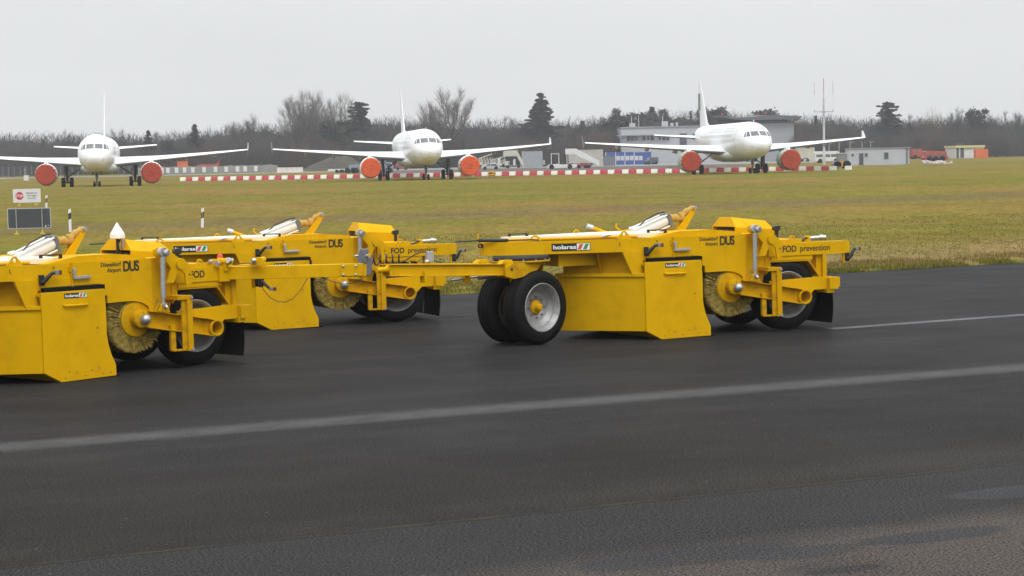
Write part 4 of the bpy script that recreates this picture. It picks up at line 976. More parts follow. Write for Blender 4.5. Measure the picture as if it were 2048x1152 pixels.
        # tailplane
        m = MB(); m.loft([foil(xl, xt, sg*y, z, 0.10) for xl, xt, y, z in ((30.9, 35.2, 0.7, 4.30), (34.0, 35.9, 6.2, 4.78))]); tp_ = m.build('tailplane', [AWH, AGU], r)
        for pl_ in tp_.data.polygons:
            if pl_.normal.z < 0.12: pl_.material_index = 1  # same grey with painted shade below the tailplane
    m = MB(); m.tube(ap(5.1, 0, 2.0), ap(5.0, 0, 0.5), 0.10, n=12); m.tube(ap(5.05, -0.3, 0.38), ap(5.05, 0.3, 0.38), 0.06, n=10); m.tube(ap(4.9, 0, 0.9), ap(6.3, 0, 1.8), 0.05, n=8); m.tube(ap(5.0, 0, 1.15), ap(5.0, 0, 1.45), 0.16, n=12)
    for k in (-1, 1): m.box(ap(5.6, k*0.42, 1.62), (1.5, 0.04, 0.36))
    ng = m.build('nose_gear', AGE, r)
    for k in (-1, 1):
        m = MB(); m.lathe([(0.18, -0.09), (0.30, -0.12), (0.36, -0.10), (0.38, -0.05), (0.38, 0.05), (0.36, 0.10), (0.30, 0.12), (0.18, 0.09)], ap(5.05, k*0.27, 0.38), (0, 1, 0), 24, closed=True); m.build('wheel', RUB, ng)
    m = MB(); m.loft([foil(xl, xt, 0, z, th, True) for xl, xt, z, th in ((28.6, 36.0, 5.55, 0.035), (30.9, 36.0, 6.2, 0.045), (32.1, 36.15, 7.6, 0.05), (35.2, 37.0, 11.35, 0.05))]); m.build('tail_fin', AWH, r)
    m = MB(); m.box(ap(4.2, 0, 5.78), (0.35, 0.03, 0.5)); m.build('antenna', AWH, r)
    for sg in (-1, 1):
        for (y, z) in ((0.95, 3.05), (1.40, 2.72)):
            m = MB(); x = nose_x(y, z); m.box(ap(x-0.04, sg*y, z), (0.12, 0.07, 0.07)); m.build('probe', AGE, r)
        for (x0, x1, za, zb) in ((5.15, 5.95, 3.05, 4.95),):
            mm = MB(); N = 10
            for (xa, xb, z0, z1) in ((x0, x0+0.06, za, zb), (x1-0.06, x1, za, zb), (x0, x1, zb-0.06, zb), (x0, x1, za, za+0.06)):
                g_ = []
                for i in range(N+1):
                    for k_ in (0, 1):
                        x = xa+(xb-xa)*(i/N if xb-xa > 0.3 else k_); z = z0+(z1-z0)*(i/N if z1-z0 > 0.3 else k_)
                        hw, t, b = fus(x); q = (z-(t+b)/2)/((t-b)/2); g_.append(ap(x, sg*(hw*math.sqrt(1-q*q)+0.012), z))
                mm.add(g_, [(2*i, 2*i+2, 2*i+3, 2*i+1) for i in range(N)], True)
            mm.build('door_outline', AGR, r, fix=False)
        # pale rest of the old lettering and the row of covered windows along the side
        for (x0, x1, za, zb) in ((7.2, 26.0, 4.22, 4.52), (7.0, 13.0, 4.85, 5.25), (14.0, 22.5, 4.85, 5.25)):
            mm = MB(); N = 24; g_ = []
            for i in range(N+1):
                x = x0+(x1-x0)*i/N; hw, t, b = fus(x)
                for z in (za, zb):
                    q = (z-(t+b)/2)/((t-b)/2); g_.append(ap(x, sg*(hw*math.sqrt(1-q*q)+0.012), z))
            mm.add(g_, [(2*i, 2*i+2, 2*i+3, 2*i+1) for i in range(N)], True); mm.build('faded_stripe', AGS, r, fix=False)
    return r
pl2 = make_airliner()
def place_air(o, px, Y, yaw, gz_=GF):
    X = (px-1024)/F*Y; o.location = (X, Y, gz_); a = math.atan2(math.cos(yaw), -math.sin(yaw)); o.rotation_euler = (0, 0, a)
pl1 = copy_tree(pl2); pl3 = copy_tree(pl2)
place_air(pl2, 836, 227, R(8.2)); place_air(pl1, 209, 218, R(9.9)); place_air(pl3, 1463, 223, R(4.9))
def recolour(root, frm, to):
    for o in [root]+list(root.children_recursive):
        if o.type == 'MESH':
            for sl in o.material_slots:
                if sl.material == frm: sl.link = 'OBJECT'; sl.material = to
def recolour_named(root, nm, to):
    for o in root.children_recursive:
        if o.type == 'MESH' and o.name.split('.')[0] == nm:
            for sl in o.material_slots: sl.link = 'OBJECT'; sl.material = to
for p_ in (pl1, pl3): recolour(p_, ACV, ACR)
recolour_named(pl3, 'engine', AGN)
m = MB(); m.box(ap(35.6, 0, 8.9), (0.5, 0.50, 2.1)); m.build('faded_emblem', AFN, pl3)
GA = 'white airliners parked beyond the grass'
tag(pl1, 'leftmost white parked airliner with dull red engine covers on white engines', 'airplane', GA)
tag(pl2, 'middle white parked airliner with bright orange engine covers', 'airplane', GA)
tag(pl3, 'right white parked airliner with pale green engines and dull red engine covers', 'airplane', GA)

# ------------------------------------------------------------------ barrier blocks along the taxiway
BRED = mat('barrier_red', (0.50, 0.032, 0.055), 0.55, var=0.08, vscale=1); BWH = mat('barrier_white', (0.78, 0.76, 0.68), 0.55, var=0.06, vscale=1)
def block():
    m = MB(); hw = 0.225
    pr = [(-hw, 0), (hw, 0), (hw, 0.12), (hw*0.62, 0.42), (hw*0.5, 0.52), (-hw*0.5, 0.52), (-hw*0.62, 0.42), (-hw, 0.12)]
    m.prism([Vector((-0.40, y, z)) for y, z in pr], (0.80, 0, 0)); m.box((-0.43, 0, 0.25), (0.06, 0.12, 0.16)); return m
bR = block().build('barrier_block', BRED, None, 0.02); bW = block().build('barrier_block', BWH, None, 0.02)
tag(bR, 'red plastic barrier block in the row behind the grass', 'barrier', 'red blocks of the barrier row'); tag(bW, 'white plastic barrier block in the row behind the grass', 'barrier', 'white blocks of the barrier row')
B0 = Vector(((372-1024)/F*251, 251, GF)); B1 = Vector(((1735-1024)/F*226, 226, GF)); Lb = (B1-B0).length; nb = int(Lb/0.905); db = (B1-B0).normalized()
rb = random.Random(5)
for i in range(nb):
    src = bW if i % 2 == 0 else bR
    if i > nb-4 and i % 2: continue
    o = src if i < 2 else src.copy()
    if i >= 2: col.objects.link(o)
    p = B0+db*(0.905*i); o.location = (p.x, p.y+rb.uniform(-.04, .04), gz(p.x, p.y)+0.13); o.rotation_euler = (0, rb.uniform(-.012, .012), math.atan2(db.y, db.x)+rb.uniform(-.03, .03))
# yellow direction sign standing in front of the row
TYS = mat('sign_yellow', (0.55, 0.36, 0.01), 0.5)
s0 = at(984, 352, 213); t = empty('taxiway_sign', (s0.x, 213, gz(s0.x, 213))); tag(t, 'small yellow taxiway sign with black arrow in front of the barrier row', 'sign')
m = MB(); m.box((0, 0, 0.72), (0.86, 0.12, 0.44)); m.build('panel', TYS, t, 0.01)
m = MB(); m.box((-0.3, 0, 0.26), (0.05, 0.05, 0.52)); m.build('leg', GRY, t); m = MB(); m.box((0.3, 0, 0.26), (0.05, 0.05, 0.52)); m.build('leg', GRY, t)
text_mesh('lettering', 'M4', 0.34, STK, t, (-0.36, -0.063, 0.60), (1, 0, 0), EZ, bold=0.01)
m = MB(); m.box((0.20, -0.064, 0.72), (0.18, 0.004, 0.05)); m.prism([(0.27, -0.066, 0.82), (0.38, -0.066, 0.72), (0.27, -0.066, 0.62)], (0, 0.004, 0)); m.build('arrow', STK, t)

# ------------------------------------------------------------------ roadside: delineator posts, the two boards
POSTB = mat('post_black', (0.02, 0.02, 0.02), 0.5); REFO = mat('orange_reflector', (0.55, 0.20, 0.02), 0.3)
def delineator(px, pyb, pyt, label, refl, lean):
    # its distance follows from its height of one metre
    Y = F*1.0/(pyb-pyt); b = at(px, pyb, Y); zb = gz(b.x, Y)-0.02
    t = empty('delineator_post', (b.x, Y, zb)); t.rotation_euler = (0, lean, R(-12)); tag(t, label, 'marker post', 'white delineator posts in the grass')
    hgt = b.z-zb+1.0
    sec = [(-0.055, 0.045), (0.0, -0.06), (0.055, 0.045)]
    m = MB(); tops = [hgt-0.07, hgt-0.02, hgt]; n = 3
    sec = [(-0.06, -0.015), (-0.04, -0.045), (0.04, -0.045), (0.06, -0.015), (0.0, 0.05)]
    zs = lambda x, z: z+(x+0.06)*0.45
    bands = [(0.0, hgt-0.47, 0), (hgt-0.47, hgt-0.22, 1), (hgt-0.22, hgt-0.055, 0)]
    for (z0, z1, mi) in bands:
        m.cur = mi
        lo = [Vector((x, y, z0 if z0 == 0 else zs(x, z0))) for x, y in sec]; hi = [Vector((x, y, zs(x, z1))) for x, y in sec]
        m.loft([lo, hi], False)
    o = m.build('post', [WHT, POSTB], t)
    if refl:
        m = MB(); m.prism([Vector((-0.012, -0.048, hgt-0.40)), Vector((0.022, -0.048, hgt-0.385)), Vector((0.022, -0.048, hgt-0.22)), Vector((-0.012, -0.048, hgt-0.235))], (0, 0.006, 0)); m.build('reflector', REFO, t)
    return t
delineator(405, 463, 415, 'white delineator post with orange reflector standing alone in the grass behind the rear trailer', True, R(3))
delineator(141, 466, 417, 'white delineator post beside the right edge of the dark grey board', False, R(0))
delineator(93, 424.5, 390, 'white delineator post rising behind the top of the dark grey board', True, R(2.5))

SGR = mat('sign_back_grey', (0.045, 0.055, 0.065), 0.5, var=0.08, vscale=3); SFR = mat('sign_frame', (0.42, 0.44, 0.45), 0.45); SWH = mat('sign_white', (0.66, 0.66, 0.66), 0.5); SRD = mat('sign_red', (0.45, 0.015, 0.045), 0.5); FTY = mat('foot_yellow', (0.62, 0.44, 0.03), 0.5)
def rounded(x0, x1, z0, z1, r_, n=6):
    pts = []
    for cx, cz, a0 in ((x1-r_, z1-r_, 0), (x0+r_, z1-r_, 90), (x0+r_, z0+r_, 180), (x1-r_, z0+r_, 270)):
        for k in range(n+1): a = R(a0+90*k/n); pts.append(Vector((cx+r_*math.cos(a), 0, cz+r_*math.sin(a))))
    return pts
Yb = 76.0; sb = at(60, 468, Yb); zb = gz(sb.x, Yb); k_ = Yb/F
t = empty('traffic_board', (sb.x, Yb, zb)); t.rotation_euler = (0, 0, R(6)); tag(t, 'dark grey board with pale rim on two posts with yellow feet', 'sign board')
X = lambda px: (px-60)*k_
Z = lambda py: (468-py)*k_+(sb.z-zb)
m = MB(); m.prism(rounded(X(17), X(102), Z(457), Z(416), 0.05), (0, 0.03, 0)); fr_ = m.build('frame', SFR, t)
m = MB(); m.prism([p+Vector((0, -0.004, 0)) for p in rounded(X(18.6), X(100.6), Z(455.5), Z(417.6), 0.04)], (0, 0.006, 0)); m.build('panel', SGR, t)
for px in (34.5, 85):
    m = MB(); m.tube((X(px), -0.035, Z(464)), (X(px), -0.035, Z(414.5)), 0.024, n=10); m.build('post', STEEL, t)
    m = MB(); m.tube((X(px), -0.035, 0), (X(px), -0.035, Z(461.5)), 0.04, n=12); m.box((X(px), -0.035, 0.02), (0.20, 0.14, 0.04)); m.build('foot', FTY, t)
text_mesh('lettering', '3', 0.104, WHT, t, (X(90), -0.008, Z(454.5)), (1, 0, 0), EZ, bold=0.004)
m = MB(); m.box((X(97), -0.006, Z(451.5)), (0.055, 0.006, 0.015)); m.build('mark', WHT, t)
Ys = 127.0; sb = at(55, 412, Ys); zb = gz(sb.x, Ys); k2 = Ys/F
t = empty('stop_sign', (sb.x, Ys, zb)); t.rotation_euler = (0, 0, R(4)); tag(t, 'white sign with red octagonal STOP symbol and three lines of text', 'sign')
X = lambda px: (px-55)*k2
Z = lambda py: (412-py)*k2+(sb.z-zb)
m = MB(); m.prism(rounded(X(27.2), X(81.5), Z(405), Z(377.8), 0.05), (0, 0.03, 0)); m.build('panel', SWH, t)
oc = [(X(40)+0.277*math.cos(R(22.5+45*k)), Z(391.6)+0.277*math.sin(R(22.5+45*k))) for k in range(8)]
m = MB(); m.prism([Vector((x, -0.004, z)) for x, z in oc], (0, 0.006, 0)); m.build('stop_symbol', SRD, t)
text_mesh('lettering', 'STOP', 0.254, WHT, t, (X(40)-0.002, -0.006, Z(391.6)-0.087), (1, 0, 0), EZ, 'CENTER', bold=0.004, sx=0.76)
text_mesh('lettering', 'Weiterfahrt nur\nnach Freigabe\ndurch ATC', 0.142, STK, t, (X(64), -0.006, Z(387.5)), (1, 0, 0), EZ, 'CENTER', line=1.22, sx=0.83, bold=0.001)
for px in (38.6, 71.5):
    m = MB(); m.tube((X(px), 0.05, 0), (X(px), 0.05, Z(380)), 0.024, n=10); m.build('post', STEEL, t)
    m = MB(); m.tube((X(px), 0.05, 0), (X(px), 0.05, Z(407)), 0.04, n=12); m.box((X(px), 0.05, 0.02), (0.22, 0.16, 0.04)); m.build('foot', FTY, t)

# ------------------------------------------------------------------ far side of the airfield
def yh(px): return 311-0.02*(px-1024)
def Xa(px, Y): return (px-1024)/F*Y
def Za(px, py, Y): return H-(py-yh(px))/F*Y
def rect(px0, px1, pyt, Y): pm = (px0+px1)/2; return Xa(px0, Y), Xa(px1, Y), Za(pm, pyt, Y)
def sheet(name, pts, z, m):
    mb = MB(); mb.add([(x, y, z) for x, y in pts], [tuple(range(len(pts)))]); o = mb.build(name, m, fix=False); tag(o, kind='structure'); return o
APR = mat('apron_concrete', (0.20, 0.20, 0.205), 0.6, var=0.12, vscale=0.15); SOI = mat('brown_soil', (0.085, 0.055, 0.038), 0.95, var=0.3, vscale=0.5, bump=0.5, bscale=1.5)
sheet('apron', [(Xa(700, 395), 395), (Xa(1640, 385), 385), (Xa(1700, 520), 520), (Xa(640, 520), 520)], GF+0.03, APR)
sheet('service_road', [(Xa(-200, 384), 384), (Xa(700, 384), 384), (Xa(760, 405), 405), (Xa(-200, 405), 405)], GF+0.02, APR)
sheet('bare_soil', [(Xa(800, 250), 250), (Xa(1470, 250), 250), (Xa(1500, 365), 365), (Xa(1300, 392), 392), (Xa(690, 392), 392)], GF+0.015, SOI)

def mound(px0, px1, pyt, Y, depth, label, seed, colr=SOI):
    x0, x1, zt = rect(px0, px1, pyt, Y); t_ = MB(); nx_, ny_ = 40, 10; vs = []
    for j in range(ny_+1):
        for i in range(nx_+1):
            a = i/nx_; b = j/ny_; e_ = (math.sin(math.pi*a)**0.9)*(1-abs(2*b-1)**2)*(0.8+0.35*math.sin(a*7+seed))
            z = (zt-GF)*e_*(0.72+0.5*noise.noise(Vector((a*5+seed, b*2, seed)))+0.12*noise.noise(Vector((a*17, b*5, seed))))
            vs.append((x0+(x1-x0)*a, Y+depth*(b-0.5), GF+max(0, z)))
    t_.add(vs, [(j*(nx_+1)+i, j*(nx_+1)+i+1, (j+1)*(nx_+1)+i+1, (j+1)*(nx_+1)+i) for j in range(ny_) for i in range(nx_)], True)
    o = t_.build('dirt_mound', colr, fix=False); tag(o, label, 'dirt mound', 'heaps of earth beyond the airfield'); return o
mound(440, 592, 318, 436, 9, 'long low brown earth heap behind the concrete wall', 1.3)
SOG = mat('overgrown_soil', (0.05, 0.045, 0.03), 0.95, var=0.35, vscale=0.4, bump=0.5, bscale=1.5)
mound(600, 772, 306, 445, 14, 'tall overgrown brown mound with a long flat top left of the middle airliner', 4.7, SOG)
mound(1318, 1450, 322, 300, 9, 'brown earth heap under the wing of the right airliner', 7.1)
mound(1225, 1330, 334, 292, 6, 'low brown earth heap in front of the blue office containers', 9.9)

CONC = mat('pale_concrete', (0.23, 0.22, 0.20), 0.8, var=0.15, vscale=0.5)
t = empty('concrete_wall', (Xa(430, 411), 411, GF)); tag(t, 'low concrete wall with white panels behind the left airliner wing', 'wall')
o_ = Vector(t.location)
m = MB()
for i, px in enumerate(range(282, 560, 9)):
    x0, x1 = Xa(px, 411), Xa(px+8.7, 411); zt = 1.28+0.05*((i*7) % 3)
    m.prism([Vector((x0, 411-0.35, GF))-o_, Vector((x0, 411+0.35, GF))-o_, Vector((x0, 411+0.12, zt))-o_, Vector((x0, 411-0.12, zt))-o_], (x1-x0, 0, 0))
m.build('wall_segments', CONC, t)
for px in (331, 342.6, 360, 376, 392.5, 415, 438, 459, 481.5, 497, 518):
    m = MB(); m.box(Vector((Xa(px, 411), 411-0.42, 0.55))-o_, (0.78, 0.05, 1.15)); m.build('white_panel', SWH, t)
t = tag(empty('road_barrier', (Xa(586, 409), 409, GF)), 'long white barrier closing the right end of the concrete wall', 'barrier')
for k in range(5):
    m = MB(); xx = (k-2)*1.12; pr = [(-0.3, 0), (0.3, 0), (0.16, 0.5), (0.1, 1.05), (-0.1, 1.05), (-0.16, 0.5)]; m.prism([Vector((xx-0.54, y, z)) for y, z in pr], (1.06, 0, 0)); m.build('barrier_segment', mat('offwhite_barrier', (0.62, 0.56, 0.52), 0.6, var=0.12, vscale=1), t)

def corrugated(name, colr): return mat(name, colr, 0.55, var=0.08, vscale=1.2)
def container(px0, px1, pyt, Y, depth, m_, label, cat='container', group=None, ribs=True, rz=0.0, door=False):
    x0, x1, zt = rect(px0, px1, pyt, Y); w_ = x1-x0; h = zt-GF
    t = empty('container', ((x0+x1)/2, Y+depth/2, GF)); t.rotation_euler = (0, 0, rz); tag(t, label, cat, group)
    m = MB(); m.box((0, 0, h/2+0.05), (w_-0.1, depth-0.1, h-0.1))
    if ribs:
        n_ = max(3, int(w_/0.35))
        for k in range(n_): m.box((-w_/2+w_*(k+0.5)/n_, -depth/2+0.04, h/2), (0.16, 0.05, h-0.4))
    for sx in (-1, 1):
        for sy in (-1, 1): m.box((sx*(w_/2-0.06), sy*(depth/2-0.06), h/2), (0.14, 0.14, h))
    for zz in (0.08, h-0.08): m.box((0, -depth/2+0.05, zz), (w_-0.28, 0.13, 0.16))
    m.build('body', m_, t)
    return t, w_, h
ORG_ = corrugated('container_orange', (0.62, 0.13, 0.02)); RED_ = corrugated('container_red', (0.36, 0.05, 0.035)); GRN_ = corrugated('container_green', (0.05, 0.09, 0.08)); GRYC = corrugated('container_grey', (0.30, 0.32, 0.34)); BEI = corrugated('shed_beige', (0.42, 0.40, 0.35)); BLU = corrugated('office_blue', (0.03, 0.075, 0.30)); WHC = corrugated('panel_white', (0.60, 0.61, 0.60))
container(361, 382, 322.5, 452, 2.5, ORG_, 'bright orange container behind the concrete wall')
container(328, 360, 322.0, 455, 2.5, RED_, 'red container behind the concrete wall, left of the orange one')
container(383.5, 397, 321.5, 458, 2.5, GRN_, 'dark green container between the orange container and red skip')
# red skip with jib
t = tag(empty('skip_loader', (Xa(420, 448), 448, GF)), 'long red skip with a pointed jib at its right end', 'skip')
k3 = 448/F; m = MB(); m.prism([Vector((x*k3, -1, z)) for x, z in ((-22, 0.3), (18, 0.3), (24, 1.5), (28, 3.0), (23, 2.5), (20, 2.1), (-16, 2.0), (-24, 1.3))], (0, 2, 0)); m.build('body', RED_, t)
for k in range(3):
    m = MB(); m.tube(((-14+14*k)*k3, -1.05, 0.4), ((-14+14*k)*k3, 1.05, 0.4), 0.4, n=16); m.build('wheel', RUB, t)

def side_vehicle(name, px0, px1, pyt, pyb, label, cat, body, prof, glass=(), wheels=(0.2, 0.8), flip=False, wr=0.34, wid=1.8, Y=None, rz=0.0, bmat2=None):
    """profile given in fractions of length and height; windows likewise"""
    pm = (px0+px1)/2; Y = Y or (H-GF)*F/(pyb-yh(pm)); Ln = (px1-px0)/F*Y; h = (pyb-pyt)/F*Y
    t = empty(name, (Xa(pm, Y), Y, GF)); t.rotation_euler = (0, 0, rz); tag(t, label, cat)
    fx = lambda a: ((1-a) if flip else a)*Ln-Ln/2
    m = MB(); m.prism([Vector((fx(a), -wid/2, b*h)) for a, b in prof], (0, wid, 0)); m.build('body', body, t, 0.04)
    for g_ in glass:
        m = MB(); m.prism([Vector((fx(a), -wid/2-0.012, b*h)) for a, b in g_], (0, 0.02, 0)); m.build('window', AWN, t)
    for a in wheels:
        for sy in (-1, 1):
            m = MB(); m.lathe([(0.0, -0.11), (wr*0.6, -0.11), (wr, -0.09), (wr, 0.09), (wr*0.6, 0.11), (0, 0.11)], (fx(a), sy*(wid/2-0.08), wr), (0, 1, 0), 18); m.build('wheel', RUB, t)
    return t, Ln, h, Y
CARP = [(0.0, 0.22), (0.0, 0.52), (0.20, 0.58), (0.33, 0.98), (0.40, 1.0), (0.80, 1.0), (0.97, 0.60), (1.0, 0.52), (1.0, 0.22)]
CARG = [[(0.25, 0.62), (0.35, 0.92), (0.50, 0.93), (0.50, 0.62)], [(0.53, 0.62), (0.53, 0.93), (0.78, 0.93), (0.88, 0.62)]]
VANP = [(0.0, 0.18), (0.0, 0.50), (0.12, 0.56), (0.26, 0.97), (0.32, 1.0), (0.98, 1.0), (1.0, 0.94), (1.0, 0.18)]
VANG = [[(0.16, 0.58), (0.27, 0.90), (0.38, 0.90), (0.38, 0.58)], [(0.42, 0.58), (0.42, 0.90), (0.66, 0.90), (0.66, 0.58)], [(0.70, 0.58), (0.70, 0.90), (0.95, 0.90), (0.95, 0.58)]]
CSL = mat('car_silver', (0.50, 0.51, 0.52), 0.35, metal=0.3); CDK = mat('car_dark_blue', (0.05, 0.07, 0.09), 0.3, spec=0.6); CWH = mat('car_white', (0.66, 0.67, 0.67), 0.35); CRD = mat('car_red', (0.35, 0.04, 0.05), 0.35); CBG = mat('truck_blue_grey', (0.22, 0.27, 0.33), 0.5)
side_vehicle('estate_car', 967, 1004, 327, 339.2, 'silver estate car in front of the white ground equipment', 'car', CSL, CARP, CARG, rz=R(4))
side_vehicle('off_road_car', 1293, 1319, 314.5, 329.2, 'dark blue off-road car beside the blue office containers', 'car', CDK, [(0, 0.22), (0, 0.55), (0.24, 0.62), (0.36, 1.0), (1.0, 1.0), (1.0, 0.22)], [[(0.30, 0.64), (0.39, 0.93), (0.6, 0.93), (0.6, 0.64)], [(0.64, 0.64), (0.64, 0.93), (0.95, 0.93), (0.95, 0.64)]], wr=0.38, wid=1.9, rz=R(18))
side_vehicle('delivery_van', 1318, 1338, 311.5, 325.5, 'white van behind the dark off-road car', 'van', CWH, VANP, VANG)
side_vehicle('small_car', 1338, 1350, 317, 326.5, 'small white car at the right of the white van', 'car', CWH, CARP, CARG)
side_vehicle('small_car', 1349, 1360, 317.5, 326.5, 'small red car half hidden behind the engine of the right airliner', 'car', CRD, CARP, CARG)
side_vehicle('minibus', 1632, 1684, 302.5, 325.5, 'white minibus parked left of the grey hut', 'minibus', CWH, [(0.0, 0.14), (0.0, 0.9), (0.03, 1.0), (0.86, 1.0), (0.93, 0.9), (1.0, 0.5), (1.0, 0.14)], [[(0.05, 0.5), (0.05, 0.74), (0.30, 0.74), (0.30, 0.5)], [(0.33, 0.5), (0.33, 0.74), (0.58, 0.74), (0.58, 0.5)], [(0.61, 0.5), (0.61, 0.74), (0.82, 0.74), (0.82, 0.5)], [(0.85, 0.5), (0.85, 0.78), (0.91, 0.78), (0.96, 0.5)]], wr=0.42, wid=2.3)
t, Ln, h, Y = side_vehicle('flatbed_truck', 697, 723, 329.5, 346, 'blue-grey truck with boxy body left of the orange engine cover', 'truck', CBG, [(0, 0.25), (0, 0.55), (0.10, 0.62), (0.16, 0.86), (0.30, 0.88), (0.30, 1.0), (1, 1.0), (1, 0.25)], [[(0.05, 0.6), (0.15, 0.83), (0.27, 0.83), (0.27, 0.6)]], wheels=(0.16, 0.62, 0.82), wr=0.5, wid=2.4)
t, Ln, h, Y = side_vehicle('flat_trailer', 662, 695, 338, 345.5, 'low white flat trailer left of the blue-grey truck', 'trailer', WHC, [(0, 0.45), (0, 1), (1, 1), (1, 0.45)], (), wheels=(0.55, 0.8, 0.9), wr=0.32, wid=2.3)
side_vehicle('catering_truck', 757, 792, 322, 345, 'dark truck with white cab seen behind the left gear leg of the middle airliner', 'truck', CBG, [(0, 0.2), (0, 0.96), (0.55, 1.0), (0.55, 0.9), (0.62, 0.9), (0.9, 0.85), (1.0, 0.5), (1.0, 0.2)], [[(0.66, 0.5), (0.66, 0.82), (0.86, 0.8), (0.95, 0.5)]], wheels=(0.2, 0.82), wr=0.45, wid=2.3)
side_vehicle('baggage_cart', 796, 822, 328, 340, 'red baggage cart in the distance under the belly of the middle airliner', 'cart', CRD, [(0, 0.3), (0, 1), (1, 1), (1, 0.3)], [[(0.08, 0.55), (0.08, 0.85), (0.92, 0.85), (0.92, 0.55)]], wr=0.3, wid=1.5)
# pickup-like white tug
t, Ln, h, Y = side_vehicle('aircraft_tug', 1100, 1158, 327, 338, 'low white aircraft tug with an open cab frame', 'tug', CWH, [(0, 0.2), (0.0, 0.62), (0.05, 0.85), (0.35, 0.95), (0.40, 0.82), (1.0, 0.80), (1.0, 0.45), (0.92, 0.2)], (), wheels=(0.13, 0.76), wr=0.45, wid=2.0)
m = MB(); ax, bx_ = -Ln/2+Ln*0.13, -Ln/2+Ln*0.39
for xx in (ax, bx_):
    for sy in (-0.8, 0.8): m.box((xx, sy, h*0.9+0.9), (0.1, 0.1, 2.0))
m.box(((ax+bx_)/2, 0, h*0.9+1.9), (bx_-ax+0.2, 1.8, 0.12)); m.build('cab_frame', CWH, t)
side_vehicle('cart', 1158, 1187, 325.5, 336.5, 'low crimson cart at the foot of the white stairs', 'cart', mat('cart_crimson', (0.30, 0.035, 0.06), 0.5), [(0, 0.3), (0, 0.75), (0.25, 0.78), (0.27, 1.0), (0.75, 1.0), (0.77, 0.78), (1, 0.75), (1, 0.3)], [[(0.3, 0.82), (0.3, 0.96), (0.72, 0.96), (0.72, 0.82)]], wheels=(0.15, 0.6, 0.82), wr=0.33, wid=1.6)
t, Ln, h, Y = side_vehicle('road_roller', 1668, 1702, 322, 337.5, 'yellow road roller with a glazed cab in front of the grey hut', 'roller', mat('roller_yellow', (0.48, 0.26, 0.015), 0.5, var=0.15, vscale=2), [(0.02, 0.35), (0.05, 0.9), (0.30, 1.0), (0.92, 1.0), (1.0, 0.7), (0.98, 0.3), (0.6, 0.25)], (), wheels=(0.80,), wr=0.55, wid=1.6)
m = MB(); m.tube((-Ln/2+0.55, -0.8, 0.55), (-Ln/2+0.55, 0.8, 0.55), 0.55, n=24); m.build('drum', GRY, t)
m = MB(); m.box((0.15, 0, h+0.50), (1.2, 1.3, 1.0)); cb_ = m.build('cab', mat('cab_glass_grey', (0.20, 0.21, 0.22), 0.25), t); m = MB(); m.box((0.15, 0, h+1.04), (1.4, 1.5, 0.08)); m.build('cab_roof', WHC, cb_)

# stairs and ground equipment
def stairs(px_top0, px_top1, py_deck, px_foot, pyb, label, flip, Y=None, colr=None):
    Y = Y or (H-GF)*F/(pyb-yh(px_foot)); k = Y/F; colr = colr or mat('stair_white', (0.62, 0.62, 0.60), 0.5, var=0.06, vscale=1)
    x0, x1 = Xa(px_top0, Y), Xa(px_top1, Y); xf = Xa(px_foot, Y); zd = Za(px_top0, py_deck, Y)
    t = empty('passenger_stairs', ((x0+xf)/2, Y, GF)); o = Vector(t.location); tag(t, label, 'boarding stairs', 'boarding stairs on the far apron')
    m = MB(); m.box(Vector(((x0+x1)/2, Y, zd-0.1))-o, (abs(x1-x0), 2.0, 0.2))
    for yy in (-1, 1): m.box(Vector(((x0+x1)/2, Y+yy, zd+0.5))-o, (abs(x1-x0), 0.08, 1.1))
    m.build('platform', colr, t)
    m = MB(); a = Vector((x1, 0, zd)); b = Vector((xf, 0, GF+0.2)); nst = 14
    for yy in (-0.95, 0.95): m.prism([a+Vector((0, Y+yy, 0.95))-o, b+Vector((0, Y+yy, 0.95))-o, b+Vector((0, Y+yy, -0.25))-o, a+Vector((0, Y+yy, -0.45))-o], (0, 0.07, 0))
    for i in range(nst): p = a.lerp(b, (i+0.5)/nst); m.box(p+Vector((0, Y, 0))-o, (abs(xf-x1)/nst, 1.8, 0.06))
    m.build('flight_of_steps', colr, t)
    for xx in (x0+0.3*(1 if x1 > x0 else -1), (x1+xf)/2):
        m = MB(); zt = zd if abs(xx-x0) < 0.5 else (zd+GF)/2-0.3
        m.tube(Vector((xx, Y-0.7, GF+0.5))-o, Vector((xx, Y-0.7, zt))-o, 0.07, n=8); m.tube(Vector((xx, Y+0.7, GF+0.5))-o, Vector((xx, Y+0.7, zt))-o, 0.07, n=8); m.build('strut', colr, t)
    m = MB(); m.box(Vector(((x0+xf)/2, Y, GF+0.5))-o, (abs(xf-x0)*0.8, 1.6, 0.25)); m.build('undercarriage', GRY, t)
    for a_ in (0.2, 0.75):
        for sy in (-1, 1):
            m = MB(); c = Vector((x0+(xf-x0)*a_, Y+sy*0.8, GF+0.33))-o; m.lathe([(0, -0.1), (0.33, -0.1), (0.33, 0.1), (0, 0.1)], c, (0, 1, 0), 16); m.build('wheel', RUB, t)
    return t
container(1143, 1211, 299.5, 432, 6, BEI, 'large beige shed behind the white boarding stairs', 'shed')
stairs(1136, 1158, 307, 1203, 331, 'white boarding stairs in front of the beige shed, sloping down to the right', False, 420)
container(1049, 1090, 302.5, 405, 7, GRYC, 'grey box shed with a pale upper half, right of the ground equipment', 'shed')
stairs(1012, 1040, 311, 1052, 336, 'steep cream boarding stairs beside the grey box shed', False, 398, mat('stair_cream', (0.52, 0.50, 0.42), 0.5, var=0.08, vscale=1))
